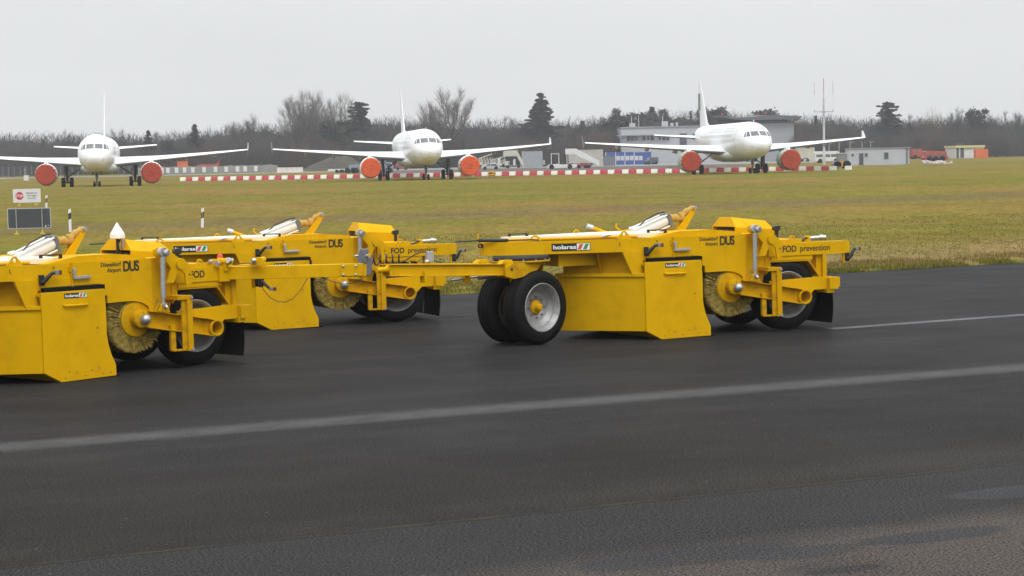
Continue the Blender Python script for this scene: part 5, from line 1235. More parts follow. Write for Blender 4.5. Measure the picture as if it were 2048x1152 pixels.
def loader(px0, px1, pyt, pyb, label, seed):
    pm = (px0+px1)/2; Y = (H-GF)*F/(pyb-yh(pm)); w_ = (px1-px0)/F*Y; h = (pyb-pyt)/F*Y; rr_ = random.Random(seed)
    t = tag(empty('cargo_loader', (Xa(pm, Y), Y, GF)), label, 'cargo loader', 'cream cargo loaders on the far apron')
    cm = mat('loader_cream', (0.50, 0.48, 0.40), 0.55, var=0.1, vscale=1.5)
    m = MB(); m.box((0, 0, 0.65), (w_, 2.2, 0.5)); m.build('chassis', cm, t)
    m = MB(); m.prism([Vector((-w_/2, -0.9, h*0.62)), Vector((w_/2, -0.9, h*0.93)), Vector((w_/2, -0.9, h)), Vector((-w_/2, -0.9, h*0.70))], (0, 1.8, 0)); m.build('conveyor', cm, t)
    m = MB()
    for k in range(5): x = -w_/2+w_*(k+0.3)/5; m.box((x, -0.8, h*0.42), (0.12, 0.12, h*0.62)); m.tube((x, -0.8, 0.8), (x+w_*0.16, -0.8, h*0.72), 0.06, n=6); m.tube((x+w_*0.15, -0.82, 0.8), (x, -0.82, h*0.66), 0.05, n=6)
    m.build('scissor_frame', cm, t)
    m = MB(); m.box((-w_*0.36, 0, h*0.45), (w_*0.2, 1.6, h*0.5)); c_ = m.build('cab', cm, t); m = MB(); m.box((-w_*0.36, -0.82, h*0.55), (w_*0.14, 0.04, h*0.2)); m.build('window', AWN, c_)
    for a_ in (-0.36, 0.36):
        m = MB(); m.tube((a_*w_, -1.15, 0.42), (a_*w_, -0.8, 0.42), 0.42, n=16); m.build('wheel', RUB, t)
loader(962, 990, 307, 337, 'cream cargo loader at the right of the orange engine cover', 3)
loader(988, 1016, 312, 335, 'lower cream cargo loader behind the silver estate car', 8)
rk = random.Random(12)
for i, (px, pt, pb, wpx, cc) in enumerate(((962, 322, 336, 5, 'loader_cream'), (1004, 316, 334, 6, 'car_white'), (1020, 322, 335, 9, 'loader_cream'), (1034, 318, 334, 5, 'panel_white'), (1093, 320, 333, 4, 'shed_beige'), (1190, 318, 329, 5, 'shed_beige'), (1204, 321, 330, 5, 'post_black'), (1366, 316, 326, 6, 'car_white'), (1388, 317, 326, 6, 'car_silver'))):
    Y = (H-GF)*F/(pb-yh(px)); w_ = wpx/F*Y; h = (pb-pt)/F*Y; t = tag(empty('equipment_trolley', (Xa(px, Y), Y, GF)), 'small tall equipment trolley among the ground equipment on the far apron', 'trolley', 'equipment trolleys on the apron'); mm_ = MATS[cc]
    m = MB(); m.box((0, 0, 0.45), (w_*1.2, 1.0, 0.16)); m.build('bed', mm_, t)
    m = MB(); m.box((-w_*0.15, 0, 0.5+(h-0.5)*0.45), (w_*0.7, 0.8, (h-0.5)*0.9)); m.box((w_*0.4, 0.3, h*0.55), (0.09, 0.09, h*0.9)); m.box((w_*0.1, 0.3, h-0.05), (w_*0.9, 0.09, 0.09)); m.build('cabinet', mm_, t)
    for sx in (-1, 1):
        m = MB(); m.tube((sx*w_*0.45, -0.55, 0.25), (sx*w_*0.45, 0.55, 0.25), 0.25, n=12); m.build('wheel', RUB, t)
container(1213, 1235, 311.5, 405, 2.5, corrugated('skip_grey', (0.13, 0.15, 0.18)), 'small dark grey container at the left end of the blue offices')
WNF = mat('white_frame', (0.62, 0.63, 0.62), 0.5); BLD = mat('pale_blind', (0.50, 0.53, 0.52), 0.5)
for i, (p0_, p1_) in enumerate(((1216, 1235), (1235.5, 1253.5), (1254, 1272), (1272.5, 1307))):
    lab = ('leftmost blue office container, behind the small dark grey container', 'blue office container with two open-framed windows', 'blue office container with two pale windows left of the widest one', 'widest blue office container with two pale blinds, right end of the row')[i]
    t, w_, h = container(p0_, p1_, 304.2, 436, 3, BLU, lab, 'office container', 'blue office containers in a row', ribs=False)
    m = MB(); m.box((-w_/2+0.05, -1.55, h/2), (0.16, 0.1, h)); m.build('white_post', WNF, t)
    if i:
        ww = 2.1
        for k in (0, 1):
            cx_ = -w_/2+0.62+k*0.95
            m = MB(); m.box((cx_, -1.53, h*0.52), (0.78, 0.08, 0.98)); wf = m.build('window', WNF, t)
            m = MB(); m.box((cx_, -1.575, h*0.52), (0.60, 0.03, 0.80)); m.build('pane', AGR if i == 1 else BLD, wf)

# main grey building with the curved roof behind it
BG = mat('building_grey', (0.41, 0.42, 0.44), 0.7, var=0.04, vscale=0.3); BG2 = mat('building_grey_dark', (0.27, 0.28, 0.30), 0.7, var=0.04, vscale=0.3); RFD = mat('roof_dark', (0.085, 0.095, 0.11), 0.55, var=0.1, vscale=0.3); GLS = mat('dark_window', (0.06, 0.07, 0.085), 0.2, spec=0.6)
Yb = 452
t = tag(empty('operations_building', (Xa(1340, Yb), Yb, GF)), 'long grey flat-roofed building with a strip of windows behind the right airliner', 'building'); o = Vector(t.location)
x0, x1, zt = rect(1248, 1446, 254.5, Yb)
m = MB(); m.box(Vector(((x0+x1)/2, Yb+8, (GF+zt)/2))-o, (x1-x0, 16, zt-GF)); m.build('wall', BG, t)
m = MB(); m.box(Vector(((x0+x1)/2, Yb+7.9, zt+0.12))-o, (x1-x0+0.2, 16.4, 0.24)); rf = m.build('roof', BG2, t)
for (pa, pb, pt, pb2) in ((1264.5, 1276, 247, 255), (1329, 1341, 243, 254), (1346, 1352, 246.5, 253), (1357, 1361, 245, 253)):
    m = MB(); xa, xb = Xa(pa, Yb+5), Xa(pb, Yb+5); za, zb_ = Za(pa, pt, Yb+5), zt+0.2; m.box(Vector(((xa+xb)/2, Yb+5, (za+zb_)/2))-o, (xb-xa, 1.2, za-zb_)); m.build('roof_unit', BG, rf)
for (pa, pt) in ((1269, 233), (1283, 231), (1331, 232)):
    m = MB(); m.tube(Vector((Xa(pa, Yb+5), Yb+5, zt))-o, Vector((Xa(pa, Yb+5), Yb+5, Za(pa, pt, Yb+5)))-o, 0.07, n=8); m.build('roof_mast', WHC, rf)
m = MB(); xa, xb = Xa(1240, Yb-0.8), Xa(1347, Yb-0.8); zc = Za(1290, 270.5, Yb); m.box(Vector(((xa+xb)/2, Yb-0.75, zc))-o, (xb-xa, 1.5, 0.22)); m.build('canopy', BG2, t)
nw = 12
for k in range(nw):
    pa = 1251+(1345-1251)*k/nw; pb = pa+(1345-1251)/nw-1.2
    xa, xb = Xa(pa, Yb), Xa(pb, Yb); za, zb_ = Za(1300, 281.5, Yb), Za(1300, 271.5, Yb)
    m = MB(); m.box(Vector(((xa+xb)/2, Yb-0.02, (za+zb_)/2))-o, (xb-xa, 0.12, zb_-za)); wf = m.build('window', WNF if k % 3 == 0 else BG2, t)
    m = MB(); m.box(Vector(((xa+xb)/2, Yb-0.07, (za+zb_)/2))-o, (xb-xa-0.14, 0.06, zb_-za-0.16)); m.build('pane', GLS if k % 4 else AGR, wf)
for (pa, pb, pt, pbm) in ((1363.5, 1379, 266.5, 294.5), (1390, 1399, 267, 279), (1404, 1412, 268, 280)):
    xa, xb = Xa(pa, Yb), Xa(pb, Yb); za, zb_ = Za(pa, pbm, Yb), Za(pa, pt, Yb)
    m = MB(); m.box(Vector(((xa+xb)/2, Yb-0.02, (za+zb_)/2))-o, (xb-xa, 0.14, zb_-za)); wf = m.build('window', BG2, t); m = MB(); m.box(Vector(((xa+xb)/2, Yb-0.08, (za+zb_)/2))-o, (xb-xa-0.25, 0.06, zb_-za-0.25)); m.build('pane', GLS, wf)
Yh_ = 458
t = tag(empty('hall', (Xa(1520, Yh_), Yh_, GF)), 'tall windowless grey hall with a dark swept roof behind the nose of the right airliner', 'building'); o = Vector(t.location)
x0, x1, zt = rect(1446.5, 1592, 247.5, Yh_); m = MB(); m.box(Vector(((x0+x1)/2, Yh_+10, (GF+zt)/2))-o, (x1-x0, 20, zt-GF)); m.build('wall', mat('hall_grey', (0.33, 0.345, 0.37), 0.7, var=0.04, vscale=0.3), t)
m = MB(); prof = [(1448, 231.5, 233.5), (1465, 235, 238.5), (1490, 235.5, 240.5), (1512, 234.5, 241), (1530, 231.5, 240.5), (1548, 230.5, 240), (1572, 231.5, 239.5), (1592, 232.5, 238.5), (1606, 233, 236)]
ring = []
for (px, pt, pb) in prof:
    xx = Xa(px, Yh_); ring.append([Vector((xx, Yh_-2, Za(px, pt, Yh_)))-o, Vector((xx, Yh_+22, Za(px, pt, Yh_)+0.4))-o, Vector((xx, Yh_+22, Za(px, pb, Yh_)))-o, Vector((xx, Yh_-2, Za(px, pb, Yh_)))-o])
m.loft(ring, False); m.build('roof', RFD, t)
for px, py in ((1449, 228.5), (1521, 230), (1537, 225)):
    m = MB(); p = Vector((Xa(px, Yh_+2), Yh_+2, Za(px, py, Yh_+2)))-o; m.sphere(p, 0.22, 10, 6); m.tube(p, p-Vector((0, 0, 0.8)), 0.06, n=6); m.build('obstruction_lamp', mat('lamp_red', (0.55, 0.05, 0.03), 0.4), t)

# radio mast
Ym = 312
t = tag(empty('radio_mast', (Xa(1652, Ym), Ym, GF)), 'tall grey radio mast with a cross arm and three thin red aerials', 'mast')
zz = lambda py: Za(1652, py, Ym)-GF
MST = mat('mast_grey', (0.42, 0.43, 0.44), 0.5, var=0.05, vscale=1)
m = MB(); m.path([(0, 0, zz(330)), (0, 0, zz(303)), (0, 0, zz(302.5)), (0, 0, zz(222)), (0, 0, zz(200)), (0, 0, zz(199)), (0, 0, zz(181))], [0.24, 0.24, 0.20, 0.18, 0.15, 0.09, 0.08], 16); m.tube((0, 0, zz(199.5)), (0, 0, zz(198)), 0.2, n=14); m.build('pole', MST, t)
m = MB(); a_ = 18.6/F*Ym; m.box((0, 0, zz(224)), (2*a_, 0.14, 0.16)); m.box((-a_, 0, zz(222)), (0.12, 0.14, 0.45)); m.box((a_, 0, zz(222)), (0.12, 0.14, 0.45)); m.box((0, 0, zz(224.5)), (0.55, 0.5, 0.3)); m.build('cross_arm', MST, t)
AER = mat('aerial_red', (0.45, 0.12, 0.10), 0.5)
for dx, pa, pb in ((-18.6, 164.5, 191), (0, 158, 183), (18.6, 163, 190)):
    m = MB(); x_ = dx/F*Ym; m.tube((x_, 0, zz(pb)), (x_, 0, zz(pa)), 0.032 if dx else 0.055, n=8); m.build('aerial', AER, t)
    if dx: m = MB(); m.tube((x_, 0, zz(221)), (x_, 0, zz(pb)), 0.007, n=6); m.build('stay', MST, t)
m = MB(); m.box((0.1, -0.2, zz(289.5)), (0.5, 0.3, 0.5)); m.build('junction_box', GRY, t)

# grey hut
Yq = 300
t = tag(empty('hut', (Xa(1762, Yq), Yq, GF)), 'low pale grey flat-roofed hut with a dark door and small windows', 'hut'); o = Vector(t.location)
x0, x1, zt = rect(1701, 1815, 297, Yq); HUT = mat('hut_grey', (0.42, 0.44, 0.48), 0.65, var=0.04, vscale=0.6)
m = MB(); m.box(Vector(((x0+x1)/2, Yq+1.5, (GF+zt)/2))-o, (x1-x0, 3, zt-GF)); m.build('wall', HUT, t)
m = MB(); m.box(Vector(((x0+x1)/2+0.3, Yq+1.5, zt+0.06))-o, (x1-x0+0.9, 3.3, 0.14)); m.build('roof', BG2, t)
m = MB(); m.box(Vector((x1+0.42, Yq+2.0, (GF+zt)/2))-o, (0.8, 1.8, zt-GF-0.1)); m.build('annex', HUT, t)
for (pa, pb, pt, pbm, nm) in ((1721.5, 1730.5, 306, 330, 'door'), (1706.5, 1711.5, 307.5, 312.5, 'window'), (1733, 1739, 306, 313.5, 'window'), (1771.5, 1780.5, 304.5, 318, 'window'), (1815.5, 1818.5, 303, 329, 'door')):
    xa, xb = Xa(pa, Yq), Xa(pb, Yq); za, zb_ = max(GF+0.02, Za(pa, pbm, Yq)), Za(pa, pt, Yq)
    m = MB(); m.box(Vector(((xa+xb)/2, Yq-0.02, (za+zb_)/2))-o, (xb-xa, 0.12, zb_-za)); f_ = m.build(nm, BG2, t)
    m = MB(); m.box(Vector(((xa+xb)/2, Yq-0.07, (za+zb_)/2))-o, (xb-xa-0.1, 0.06, zb_-za-0.1)); m.build('pane' if nm == 'window' else 'leaf', GLS, f_)
for i, (px, pt) in enumerate(((1662, 282), (1682, 283), (1704, 284), (1728, 284), (1745, 284))):
    x = Xa(px, 372); zt = Za(px, pt, 372)
    t = tag(empty('lamp_post', (x, 372, GF)), 'thin grey lamp post rising behind the grey hut', 'lamp post', 'lamp posts behind the hut')
    m = MB(); m.tube((0, 0, 0), (0, 0, zt-GF), 0.07, 0.05, n=8); m.build('post', MST, t); m = MB(); m.box((0.25, 0, zt-GF), (0.9, 0.16, 0.10)); m.build('lamp_head', MST, t)

# right: red vehicles, halls, rubble
side_vehicle('fire_truck', 1847, 1897, 302, 324.5, 'red crash tender with a sloping hull shape and white upper strip', 'fire truck', RED_, [(0.08, 0.10), (0.0, 0.45), (0.06, 0.55), (0.06, 0.95), (0.20, 1.0), (0.92, 0.95), (0.95, 0.5), (1.0, 0.42), (0.93, 0.12)], [[(0.10, 0.55), (0.10, 0.68), (0.45, 0.68), (0.45, 0.55)], [(0.5, 0.55), (0.5, 0.70), (0.9, 0.70), (0.9, 0.55)]], wheels=(0.25, 0.5, 0.75), wr=0.55, wid=2.6)
t, Ln, h, Y = side_vehicle('red_truck', 1826, 1852, 297.5, 318, 'red box truck left of the crash tender', 'truck', RED_, [(0, 0.2), (0, 1.0), (0.7, 1.0), (0.72, 0.85), (0.95, 0.8), (1.0, 0.5), (1.0, 0.2)], [[(0.76, 0.52), (0.76, 0.78), (0.92, 0.75), (0.97, 0.52)], [(0.2, 0.6), (0.2, 0.9), (0.4, 0.9), (0.4, 0.6)]], wheels=(0.2, 0.8), wr=0.5, wid=2.4)
container(1956, 1979.5, 298, 420, 2.5, ORG_, 'orange container at the right end of the white hall')
Yw = 430
t = tag(empty('hall', (Xa(1945, Yw), Yw, GF)), 'white hall with a pale yellow roof edge behind the orange container', 'building'); o = Vector(t.location)
x0, x1, zt = rect(1914, 1971, 293, Yw); m = MB(); m.box(Vector(((x0+x1)/2, Yw+5, (GF+zt)/2))-o, (x1-x0, 10, zt-GF)); m.build('wall', WHC, t)
m = MB(); m.box(Vector(((x0+x1)/2, Yw+4.9, zt))-o, (x1-x0+0.4, 10.6, 0.5)); m.build('roof', mat('roof_yellow', (0.55, 0.50, 0.22), 0.6), t)
for pa, pb in ((1916, 1921), (1924, 1931)):
    xa, xb = Xa(pa, Yw), Xa(pb, Yw); m = MB(); m.box(Vector(((xa+xb)/2, Yw-0.03, GF+1.8))-o, (xb-xa, 0.14, 3.4)); m.build('door', GLS, t)
container(1979, 2032, 292, 470, 6, corrugated('fence_grey', (0.20, 0.205, 0.21)), 'long grey shed at the far right behind the orange container', 'shed', ribs=False)
container(1834, 1914, 294, 475, 6, corrugated('shed_grey_dark', (0.16, 0.165, 0.17)), 'long dark grey shed behind the red fire vehicles', 'shed', ribs=False)
container(1600, 1633, 295, 440, 5, mat('shed_cream', (0.45, 0.43, 0.32), 0.7, var=0.1, vscale=0.5), 'pale cream shed left of the white minibus', 'shed', ribs=False)
side_vehicle('parked_car', 1603, 1622, 314.5, 323.5, 'grey car in front of the pale cream shed', 'car', CSL, CARP, CARG)
rb = random.Random(9); m = MB()
for k in range(60):
    px = rb.uniform(1850, 1912); Y = rb.uniform(262, 272); s_ = rb.uniform(0.10, 0.32)*(1 if px < 1890 else 0.6); m.box((Xa(px, Y), Y, GF+0.2+s_*0.6+rb.random()*0.25), (s_*1.8, s_*1.4, s_), Matrix.Rotation(rb.random()*3, 3, 'Z') @ Matrix.Rotation(rb.random(), 3, 'X'))
tag(m.build('rubble', mat('rubble_white', (0.55, 0.50, 0.47), 0.8, var=0.2, vscale=3)), 'heap of white broken stone in the grass before the fire vehicles', 'rubble', kind='stuff')
# equipment box with pole, far left
t = tag(empty('equipment_box', (Xa(59, 330), 330, GF)), 'small white equipment box with a thin pole behind the left airliner wing', 'equipment box')
m = MB(); m.box((0, 0, 0.45), (0.75, 0.6, 0.9)); m.build('box', SWH, t); m = MB(); m.tube((-0.25, 0.2, 0), (-0.25, 0.2, 2.2), 0.05, n=8); m.build('pole', MST, t)
# mesh fence, far left
Yf = 425; t = tag(empty('mesh_fence', (Xa(150, Yf), Yf, GF)), 'long thin wire fence along the trees at the far left', 'fence'); o = Vector(t.location)
WIR = mat('fence_wire', (0.30, 0.31, 0.31), 0.6)
for k in range(29):
    m = MB(); x = Xa(-10+k*11.5, Yf)-o.x; m.tube((x, 0, 0), (x, 0, 2.4), 0.045, n=6); m.build('post', WIR, t)
m = MB(); xa, xb = Xa(-10, Yf)-o.x, Xa(312, Yf)-o.x
for k in range(14): m.box(((xa+xb)/2, 0, 0.15+k*0.17), (xb-xa, 0.012, 0.012))
m.build('wire', WIR, t)

# ------------------------------------------------------------------ trees
BARK = mat('grey_bark', (0.060, 0.052, 0.046), 0.95, var=0.2, vscale=2); TWIG = mat('winter_twigs', (0.060, 0.057, 0.055), 0.95, var=0.25, vscale=0.6); TWIGR = mat('reddish_twigs', (0.105, 0.060, 0.046), 0.95, var=0.25, vscale=0.6); TWIGL = mat('pale_twigs', (0.135, 0.115, 0.100), 0.95, var=0.2, vscale=0.6)
NDL = mat('conifer_needles', (0.022, 0.034, 0.026), 0.9, var=0.4, vscale=1.2); NDL2 = mat('cedar_needles', (0.030, 0.042, 0.040), 0.9, var=0.35, vscale=1.2)
class Seg:
    """fast collector of tapering three-sided sticks"""
    def __init__(s): s.v = []; s.f = []
    def stick(s, a, b, ra, rb):
        d = b-a
        if d.length < 1e-4: return
        d.normalize(); u = d.orthogonal().normalized(); w_ = d.cross(u); o = len(s.v)
        for p, q in ((a, ra), (b, rb)):
            for k in range(3): t = 2.094*k; s.v.append(p+u*(q*math.cos(t))+w_*(q*math.sin(t)))
        s.f += [(o, o+1, o+4, o+3), (o+1, o+2, o+5, o+4), (o+2, o, o+3, o+5)]
    def quad(s, c, a, b): o = len(s.v); s.v += [c-a-b, c+a-b, c+a+b, c-a+b]; s.f.append((o, o+1, o+2, o+3))
    def tri(s, a, b, c): o = len(s.v); s.v += [a, b, c]; s.f.append((o, o+1, o+2))
    def mesh(s, name, m): me = bpy.data.meshes.new(name); me.from_pydata(s.v, [], s.f); me.materials.append(m); return me
def bare_tree(seed, forks, up, spread, levels, trunk_h, dens=1.0, twig=0.014, droop=0.0):
    """unit-height (about 10 m) bare tree: returns trunk mesh, crown mesh"""
    rr = random.Random(seed); T = Seg(); C = Seg()
    def grow(p, d, L_, r_, lev):
        n_ = 3 if lev < levels-1 else 2; q = p.copy()
        for k in range(n_):
            d = (d+Vector((rr.gauss(0, .10), rr.gauss(0, .10), up*0.12-droop*lev*0.03))).normalized(); q2 = q+d*(L_/n_); ra = r_*(1-0.35*k/n_); rb_ = r_*(1-0.35*(k+1)/n_)
            (T if lev <= 1 else C).stick(q, q2, ra, rb_)
            if lev < levels and lev > 0:
                for s_ in range(1 if lev < levels-1 else max(1, int(2*dens))):
                    if rr.random() < 0.75:
                        ax = Vector((rr.gauss(0, 1), rr.gauss(0, 1), rr.gauss(0, .6))).normalized(); dd = (d+ax*spread*0.8).normalized(); grow(q.lerp(q2, rr.random()), dd, L_*rr.uniform(.45, .65), max(twig, rb_*0.5), lev+1)
            q = q2
        if lev < levels:
            nf = forks if lev < 2 else (2 if lev < levels-1 else max(2, int(3*dens)))
            for k in range(nf):
                a = 2*math.pi*(k+rr.random()*0.7)/nf; hv = Vector((math.cos(a), math.sin(a), 0)); dd = (d*1.0+hv*spread*rr.uniform(.6, 1.2)+Vector((0, 0, up*0.3))).normalized(); grow(q, dd, L_*rr.uniform(.55, .85), max(twig, r_*0.58), lev+1)
    grow(Vector((0, 0, -0.3)), Vector((0, 0, 1)), trunk_h, 0.20, 0)
    zmax = max(v.z for v in C.v); k = 10/zmax
    for S_ in (T, C): S_.v = [v*k for v in S_.v]
    return T, C
def round_tree(seed, limbs, w_, low, fan, fine, twig=0.007, fork=0.18, top=10.0, lr=0.075):
    """bare tree whose limbs rise in a vase and whose fine twigs fill a rounded crown"""
    rr = random.Random(seed); T = Seg(); C = Seg(); zf = top*fork
    T.stick(Vector((0, 0, -0.3)), Vector((0, 0, zf)), 0.20, 0.16); T.stick(Vector((0, 0, zf)), Vector((0.1, 0, top*0.55)), 0.13, 0.06)
    def hull(a, f_):                                                     # point of the crown's outline: f_ 0 low rim .. 1 top
        z = top*(low+(1-low)*f_); r_ = w_*math.sqrt(max(0.02, 1-((f_-0.35)/0.65)**2 if f_ > 0.35 else 1-((0.35-f_)/0.5)**2)); return Vector((math.cos(a)*r_, math.sin(a)*r_, z))
    pts = []
    for k in range(limbs):
        a = 6.283*(k+rr.random()*0.8)/limbs; e_ = hull(a, rr.uniform(.25, 1.0)**fan)*rr.uniform(.88, 1.03); b = Vector((0.05*math.cos(a), 0.05*math.sin(a), zf*rr.uniform(.85, 1.9))); n_ = 7; q = b
        for i in range(1, n_+1):
            t_ = i/n_; p = Vector((b.x+(e_.x-b.x)*t_**0.75, b.y+(e_.y-b.y)*t_**0.75, b.z+(e_.z-b.z)*t_))+Vector((rr.gauss(0, .07), rr.gauss(0, .07), 0)); T.stick(q, p, lr*(1.1-t_*0.9), lr*(1.1-(t_+1/n_)*0.88)); d0 = (p-q).normalized()
            for j in range(3 if i > 1 else 1):
                dd = (d0+Vector((rr.gauss(0, .5), rr.gauss(0, .5), rr.uniform(.1, .6)))).normalized(); L_ = rr.uniform(.9, 2.0)*(1.15-0.5*t_); r0 = p; r1 = p
                for s_ in range(3): r1 = r0+dd*L_/3; dd = (dd+Vector((rr.gauss(0, .16), rr.gauss(0, .16), .12))).normalized(); C.stick(r0, r1, lr*0.30*(1-s_*0.25), lr*0.22*(1-s_*0.25)); pts.append((r1, dd)); r0 = r1
            q = p
    for k in range(fine):
        p, d0 = pts[rr.randrange(len(pts))]; dd = (d0*0.6+Vector((rr.gauss(0, .45), rr.gauss(0, .45), rr.gauss(.35, .3)))).normalized(); L_ = rr.uniform(.4, 1.25); q = p+dd*L_*0.5; C.stick(p, q, twig, twig*0.8); C.stick(q, q+(dd+Vector((rr.gauss(0, .3), rr.gauss(0, .3), .15))).normalized()*L_*0.5, twig*0.8, twig*0.4)
    zm = max(v.z for v in C.v); k_ = top/zm
    for S_ in (T, C): S_.v = [v*k_ for v in S_.v]
    return T, C
def conifer(seed, layers, base_r, power, gap=0.0, droop=0.25, top=10.0):
    rr = random.Random(seed); T = Seg(); C = Seg(); T.stick(Vector((0, 0, -0.3)), Vector((0, 0, top*0.97)), 0.22, 0.03)
    for i in range(layers):
        f_ = i/layers; z = top*(0.10+0.88*f_); rad = base_r*(1-f_)**power*rr.uniform(.62, 1.15)+0.12; nb_ = int(7+5*(1-f_))
        for k in range(nb_):
            if rr.random() < gap: continue
            a = 2*math.pi*(k+rr.random())/nb_; L_ = rad*rr.uniform(.5, 1.18); d = Vector((math.cos(a), math.sin(a), rr.uniform(-.25, .15)-droop*0.5)); sd = Vector((-math.sin(a), math.cos(a), 0))
            T.stick(Vector((0, 0, z)), Vector((0, 0, z))+d*L_, 0.05, 0.015)
            for j in range(max(4, int(L_*8))):
                g_ = (j+0.6)/max(4, int(L_*8)); p = Vector((0, 0, z))+d*(L_*g_); p.z += 0.10*L_*g_*g_+rr.gauss(0, .06); wd = 0.30*(1.15-g_)*min(1.3, L_*0.6+0.25)
                for q_ in range(3): c = p+sd*rr.uniform(-wd, wd); C.quad(c, (d.normalized()*0.22+sd*rr.gauss(0, .06)), Vector((rr.gauss(0, .05), rr.gauss(0, .05), 0.07+rr.random()*0.05))+sd*rr.gauss(0, .05))
    return T, C
def clump_tree(seed, w_, h0):
    """dark evergreen with an uneven rounded crown of leaf clumps"""
    rr = random.Random(seed); T = Seg(); C = Seg(); T.stick(Vector((0, 0, -0.3)), Vector((0.1, 0, 6)), 0.25, 0.12)
    for k in range(26):
        a = rr.random()*6.28; rad = w_*math.sqrt(rr.random())*0.8; z = h0+(10-h0)*rr.random()**0.8*(1-0.45*(rad/w_)**2); c = Vector((math.cos(a)*rad, math.sin(a)*rad, min(9.4, z))); T.stick(Vector((0, 0, max(2.5, z*0.55))), c, 0.06, 0.02); s_ = rr.uniform(.5, 1.15)
        for j in range(130): v = Vector((rr.gauss(0, 1), rr.gauss(0, 1), rr.gauss(0, .7)))*s_*0.55; C.quad(c+v, Vector((rr.gauss(0, 1), rr.gauss(0, 1), rr.gauss(0, 1))).normalized()*0.16, Vector((rr.gauss(0, 1), rr.gauss(0, 1), rr.gauss(0, 1))).normalized()*0.11)
    return T, C
def twig_bush(seed, n, w_, hh):
    """broad thicket of upright twigs"""
    rr = random.Random(seed); T = Seg(); C = Seg()
    for k in range(7): a = rr.random()*6.28; T.stick(Vector((math.cos(a)*.3, math.sin(a)*.3, -.3)), Vector((math.cos(a)*w_*.4, math.sin(a)*w_*.4, hh*.6)), .09, .03)
    for k in range(n):
        a = rr.random()*6.28; rad = w_*math.sqrt(rr.random()); top = hh*(1-0.5*(rad/w_)**2)*rr.uniform(.55, 1.0); z = top*rr.random()**0.7
        p = Vector((math.cos(a)*rad, math.sin(a)*rad, z)); d = Vector((math.cos(a)*0.3+rr.gauss(0, .35), math.sin(a)*0.3+rr.gauss(0, .35), 1)).normalized(); L_ = rr.uniform(.5, 1.5); C.stick(p, p+d*L_, .013, .004)
        if k % 2: C.stick(p+d*L_*.4, p+d*L_*.4+(d+Vector((rr.gauss(0, .6), rr.gauss(0, .6), 0))).normalized()*L_*.6, .009, .003)
    return T, C
def make_tree(name, TC, bark, leaf):
    t = empty(name, (0, 0, -50))
    for nm, S_, mm in (('trunk', TC[0], bark), ('crown', TC[1], leaf)):
        o = bpy.data.objects.new(nm, S_.mesh(nm, mm)); col.objects.link(o); o.parent = t
    return t
PROTO = {}
PROTO['oak'] = [('bare_tree', round_tree(s_, 13, 3.6, 0.30, 0.9, 6000, 0.0075, 0.20, 10.0, 0.06), BARK, TWIG) for s_ in (1, 2, 3, 4)]
PROTO['poplar'] = [('poplar', round_tree(s_, 26, 3.0, 0.28, 0.6, 9000, 0.0062, 0.14, 10.0, 0.065), BARK, TWIGL) for s_ in (11, 12)]
PROTO['open'] = [('bare_tree', round_tree(21, 9, 3.2, 0.42, 0.6, 5000, 0.0058, 0.30, 10.0, 0.105), BARK, TWIGL)]
PROTO['spruce'] = [('spruce', conifer(s_, 30, 3.6, 0.85, 0.22, 0.30), BARK, NDL) for s_ in (31, 32)]
PROTO['slim'] = [('spruce', conifer(35, 24, 1.3, 0.9, 0.05), BARK, NDL)]
PROTO['cedar'] = [('cedar', conifer(s_, 26, 4.0, 0.5, 0.22, 0.10), BARK, NDL2) for s_ in (41, 42)]
PROTO['pine'] = [('pine', clump_tree(s_, 3.2, 3.5), BARK, NDL) for s_ in (51, 52)]
PROTO['bush'] = [('bare_shrub', twig_bush(s_, 6500, 4.2, 9.0), BARK, TWIG) for s_ in (61, 62, 63)]
PROTO['bushr'] = [('bare_shrub', twig_bush(s_, 6500, 4.2, 9.0), BARK, TWIGR) for s_ in (65,)]
print('tree faces', {k: [len(q[1][1].f) for q in v] for k, v in PROTO.items()})
ROOTS = {}; USED = set()
rt = random.Random(77)
def tree(kind, px, pyt, Y, label, wide=1.0, group=None):
    i = rt.randrange(len(PROTO[kind])); key = (kind, i)
    if key not in ROOTS: ROOTS[key] = make_tree(PROTO[kind][i][0], *PROTO[kind][i][1:]) if False else make_tree(PROTO[kind][i][0], PROTO[kind][i][1], PROTO[kind][i][2], PROTO[kind][i][3])
    o = ROOTS[key] if key not in USED else copy_tree(ROOTS[key]); USED.add(key)
    h = (Za(px, pyt, Y)-GF)/10; o.location = (Xa(px, Y), Y, GF); o.scale = (h*wide, h*wide, h); o.rotation_euler = (0, 0, rt.random()*6.28)
    tag(o, label, {'bare_shrub': 'shrub'}.get(PROTO[kind][i][0], 'tree'), group); return o
GT = 'bare trees along the edge of the airfield'; GS = 'bare shrubs along the edge of the airfield'; GC = 'dark conifers among the bare trees'
